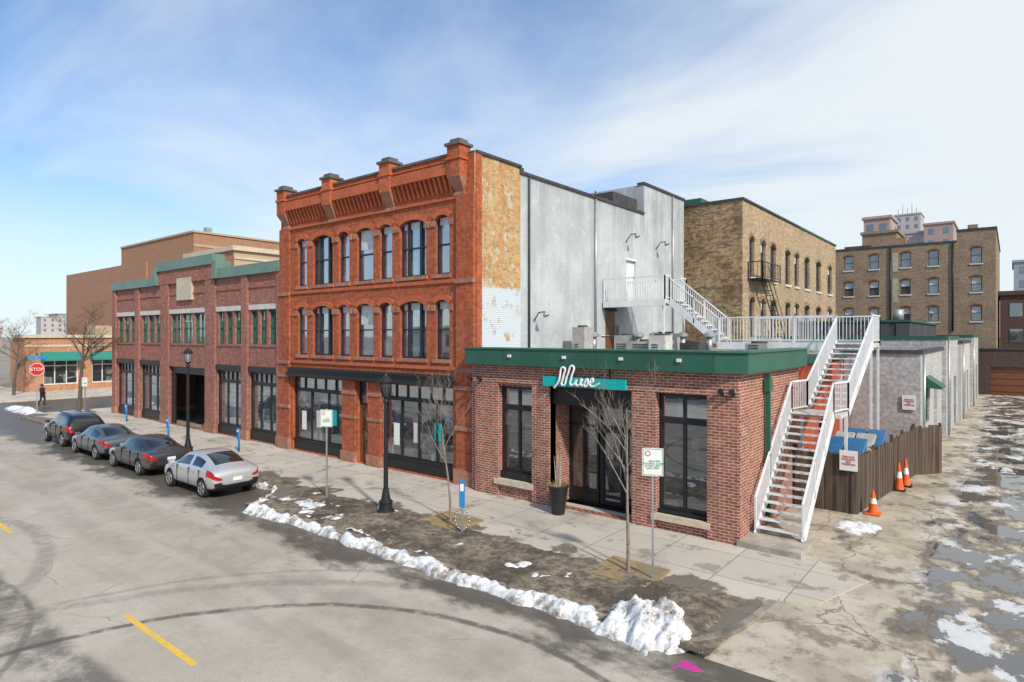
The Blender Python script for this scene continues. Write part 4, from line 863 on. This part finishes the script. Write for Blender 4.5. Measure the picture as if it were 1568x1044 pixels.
    if kind=='suv':
        for sg in(-1,1): q['roof_rails'].bar((.6,sg*.58,1.70),(2.4,sg*.58,1.70),.03,.04,TRIM)
    q.done()
SIL=paint('silver_paint',(.60,.61,.63)); GRY=paint('grey_paint',(.13,.15,.165)); DGR=paint('dark_grey_paint',(.055,.06,.065)); BLK=paint('black_paint',(.02,.022,.025))
car('parked_car',-21.1,10.95,'hatch',SIL,.98); car('parked_car',-26.4,10.95,'sedan',DGR,.97); car('parked_car',-31.4,11.0,'sedan',GRY,.97); car('parked_suv',-36.6,11.15,'suv',BLK,.97)
# ------------------------------------------------------------------ pedestrian
def skin(parent,name,pts,edges,rad,m,sub=2):
    me=bpy.data.meshes.new(name); me.from_pydata(pts,edges,[]); me.materials.append(m); ob=parent.add(name,me)
    mo=ob.modifiers.new('k','SKIN'); 
    for i,r in enumerate(rad): me.skin_vertices[0].data[i].radius=(r,r) if not isinstance(r,tuple) else r
    me.skin_vertices[0].data[0].use_root=True
    s_=ob.modifiers.new('s','SUBSURF'); s_.levels=sub; s_.render_levels=sub; return ob
q=Obj('pedestrian',(-61,15.4,-.12),R(20)); CL=solid('black_coat',(.02,.02,.024),.8); SK=solid('skin',(.45,.28,.2),.5)
P=[(0,0,.95),(0,0,1.15),(0,0,1.38),(0,0,1.46),(.10,0,.90),(.13,.12,.5),(.14,.02,.1),(.14,.16,.05),(-.10,0,.90),(-.12,-.02,.5),(-.13,-.24,.13),(-.13,-.12,.05),(.20,0,1.38),(.27,-.03,1.12),(.26,.08,.88),(-.20,0,1.38),(-.27,.02,1.12),(-.26,.12,.88)]
E_=[(0,1),(1,2),(2,3),(0,4),(4,5),(5,6),(6,7),(0,8),(8,9),(9,10),(10,11),(2,12),(12,13),(13,14),(2,15),(15,16),(16,17)]
skin(q,'body',P,E_,[(.19,.14),(.17,.13),(.18,.12),.07,.11,.075,.05,.045,.11,.075,.05,.045,.085,.06,.045,.085,.06,.045],CL)
h=Part(); h.lathe((0,0,1.46),[(.05,0),(.085,.06),(.10,.13),(.095,.2),(.06,.25),(.01,.27)],SK,12); q.add('head',h.mesh('head'))
h=Part(); h.lathe((0,-.01,1.58),[(.108,-.02),(.11,.06),(.085,.12),(.02,.165)],CL,12); h.tube((0,.09,1.57),(0,.13,1.55),.015,.012,SK,6); q.add('hat',h.mesh('hat'))
for sx,yy in ((.26,.08),(-.26,.12)):
    H=[(sx,yy,.88),(sx,yy+.02,.80)];Ed=[(0,1)];rr=[.03,.035]
    for k in range(4): 
        H+=[(sx,yy-.01+k*.018,.76),(sx-(.02 if sx>0 else -.02),yy+.01+k*.018,.71+abs(k-1.5)*.008)]; a=len(H)-2; Ed+=[(1,a),(a,a+1)]; rr+=[.009,.008]
    H+=[(sx,yy+.07,.80),(sx,yy+.08,.76)]; a=len(H)-2; Ed+=[(1,a),(a,a+1)]; rr+=[.01,.009]
    skin(q,'hand',H,Ed,rr,SK,1)
q.done()
# ------------------------------------------------------------------ world, sun, camera
Sv=Vector((.80,-.34,.68)).normalized(); el=math.asin(Sv.z); rot=math.atan2(Sv.x,Sv.y)
w=bpy.data.worlds.new('World'); bpy.context.scene.world=w; w.use_nodes=True; nt=w.node_tree; nt.nodes.clear()
class WM(M):
    def __init__(s,nt): s.nt=nt
m=WM(nt); sky=m.n('ShaderNodeTexSky',sky_type='NISHITA',sun_disc=False,sun_elevation=el,sun_rotation=rot,air_density=1.1,dust_density=.3,ozone_density=3.0)
tc=m.n('ShaderNodeTexCoord').outputs['Generated']; x,y,z=m.sep(tc)
zz=m.math('ADD',m.math('MAXIMUM',z,0.),.12); cp=m.comb(m.math('DIVIDE',x,zz),m.math('DIVIDE',y,zz),0.)
rt=m.math('ADD',m.math('MULTIPLY',x,.7793),m.math('MULTIPLY',y,.6266))
mp=m.n('ShaderNodeMapping',{0:cp,2:(0,0,R(20)),3:(.45,1.1,1)}).outputs[0]
n1=m.noise(mp,.62,8,.56,.6); n2=m.noise(cp,.3,4,.5)
f=m.math('ADD',m.math('ADD',m.math('MULTIPLY',n1,1.25),m.math('MULTIPLY',n2,.6)),m.math('MULTIPLY',rt,.5))
f=m.rng(f,.66,1.12,.02,.96)
f=m.math('MAXIMUM',f,m.rng(z,.0,.30,.8,0.))
skc=m.mix(1.,sky.outputs[0],(.72,.93,1.12,1),'MULTIPLY')
c=m.mix(f,skc,(5.6,6.05,6.35,1))
bg=m.n('ShaderNodeBackground',{0:c,1:.15}); out=m.n('ShaderNodeOutputWorld'); nt.links.new(bg.outputs[0],out.inputs[0])
L=bpy.data.lights.new('sun','SUN'); L.energy=3.9; L.angle=R(3); L.color=(1,.93,.83); lo=bpy.data.objects.new('sun',L); col.objects.link(lo); lo.rotation_euler=(-Sv).to_track_quat('-Z','Y').to_euler(); lo.location=(0,0,50)
cam=bpy.data.cameras.new('camera'); cam.lens=21.89; cam.sensor_width=36; cam.shift_y=-8/1568; cam.clip_end=5000; co=bpy.data.objects.new('camera',cam); col.objects.link(co)
co.location=(0,0,5.5); co.rotation_euler=(R(90),0,R(38.8)); bpy.context.scene.camera=co
sc=bpy.context.scene; sc.view_settings.view_transform='Standard'; sc.view_settings.look='None'; sc.view_settings.exposure=0
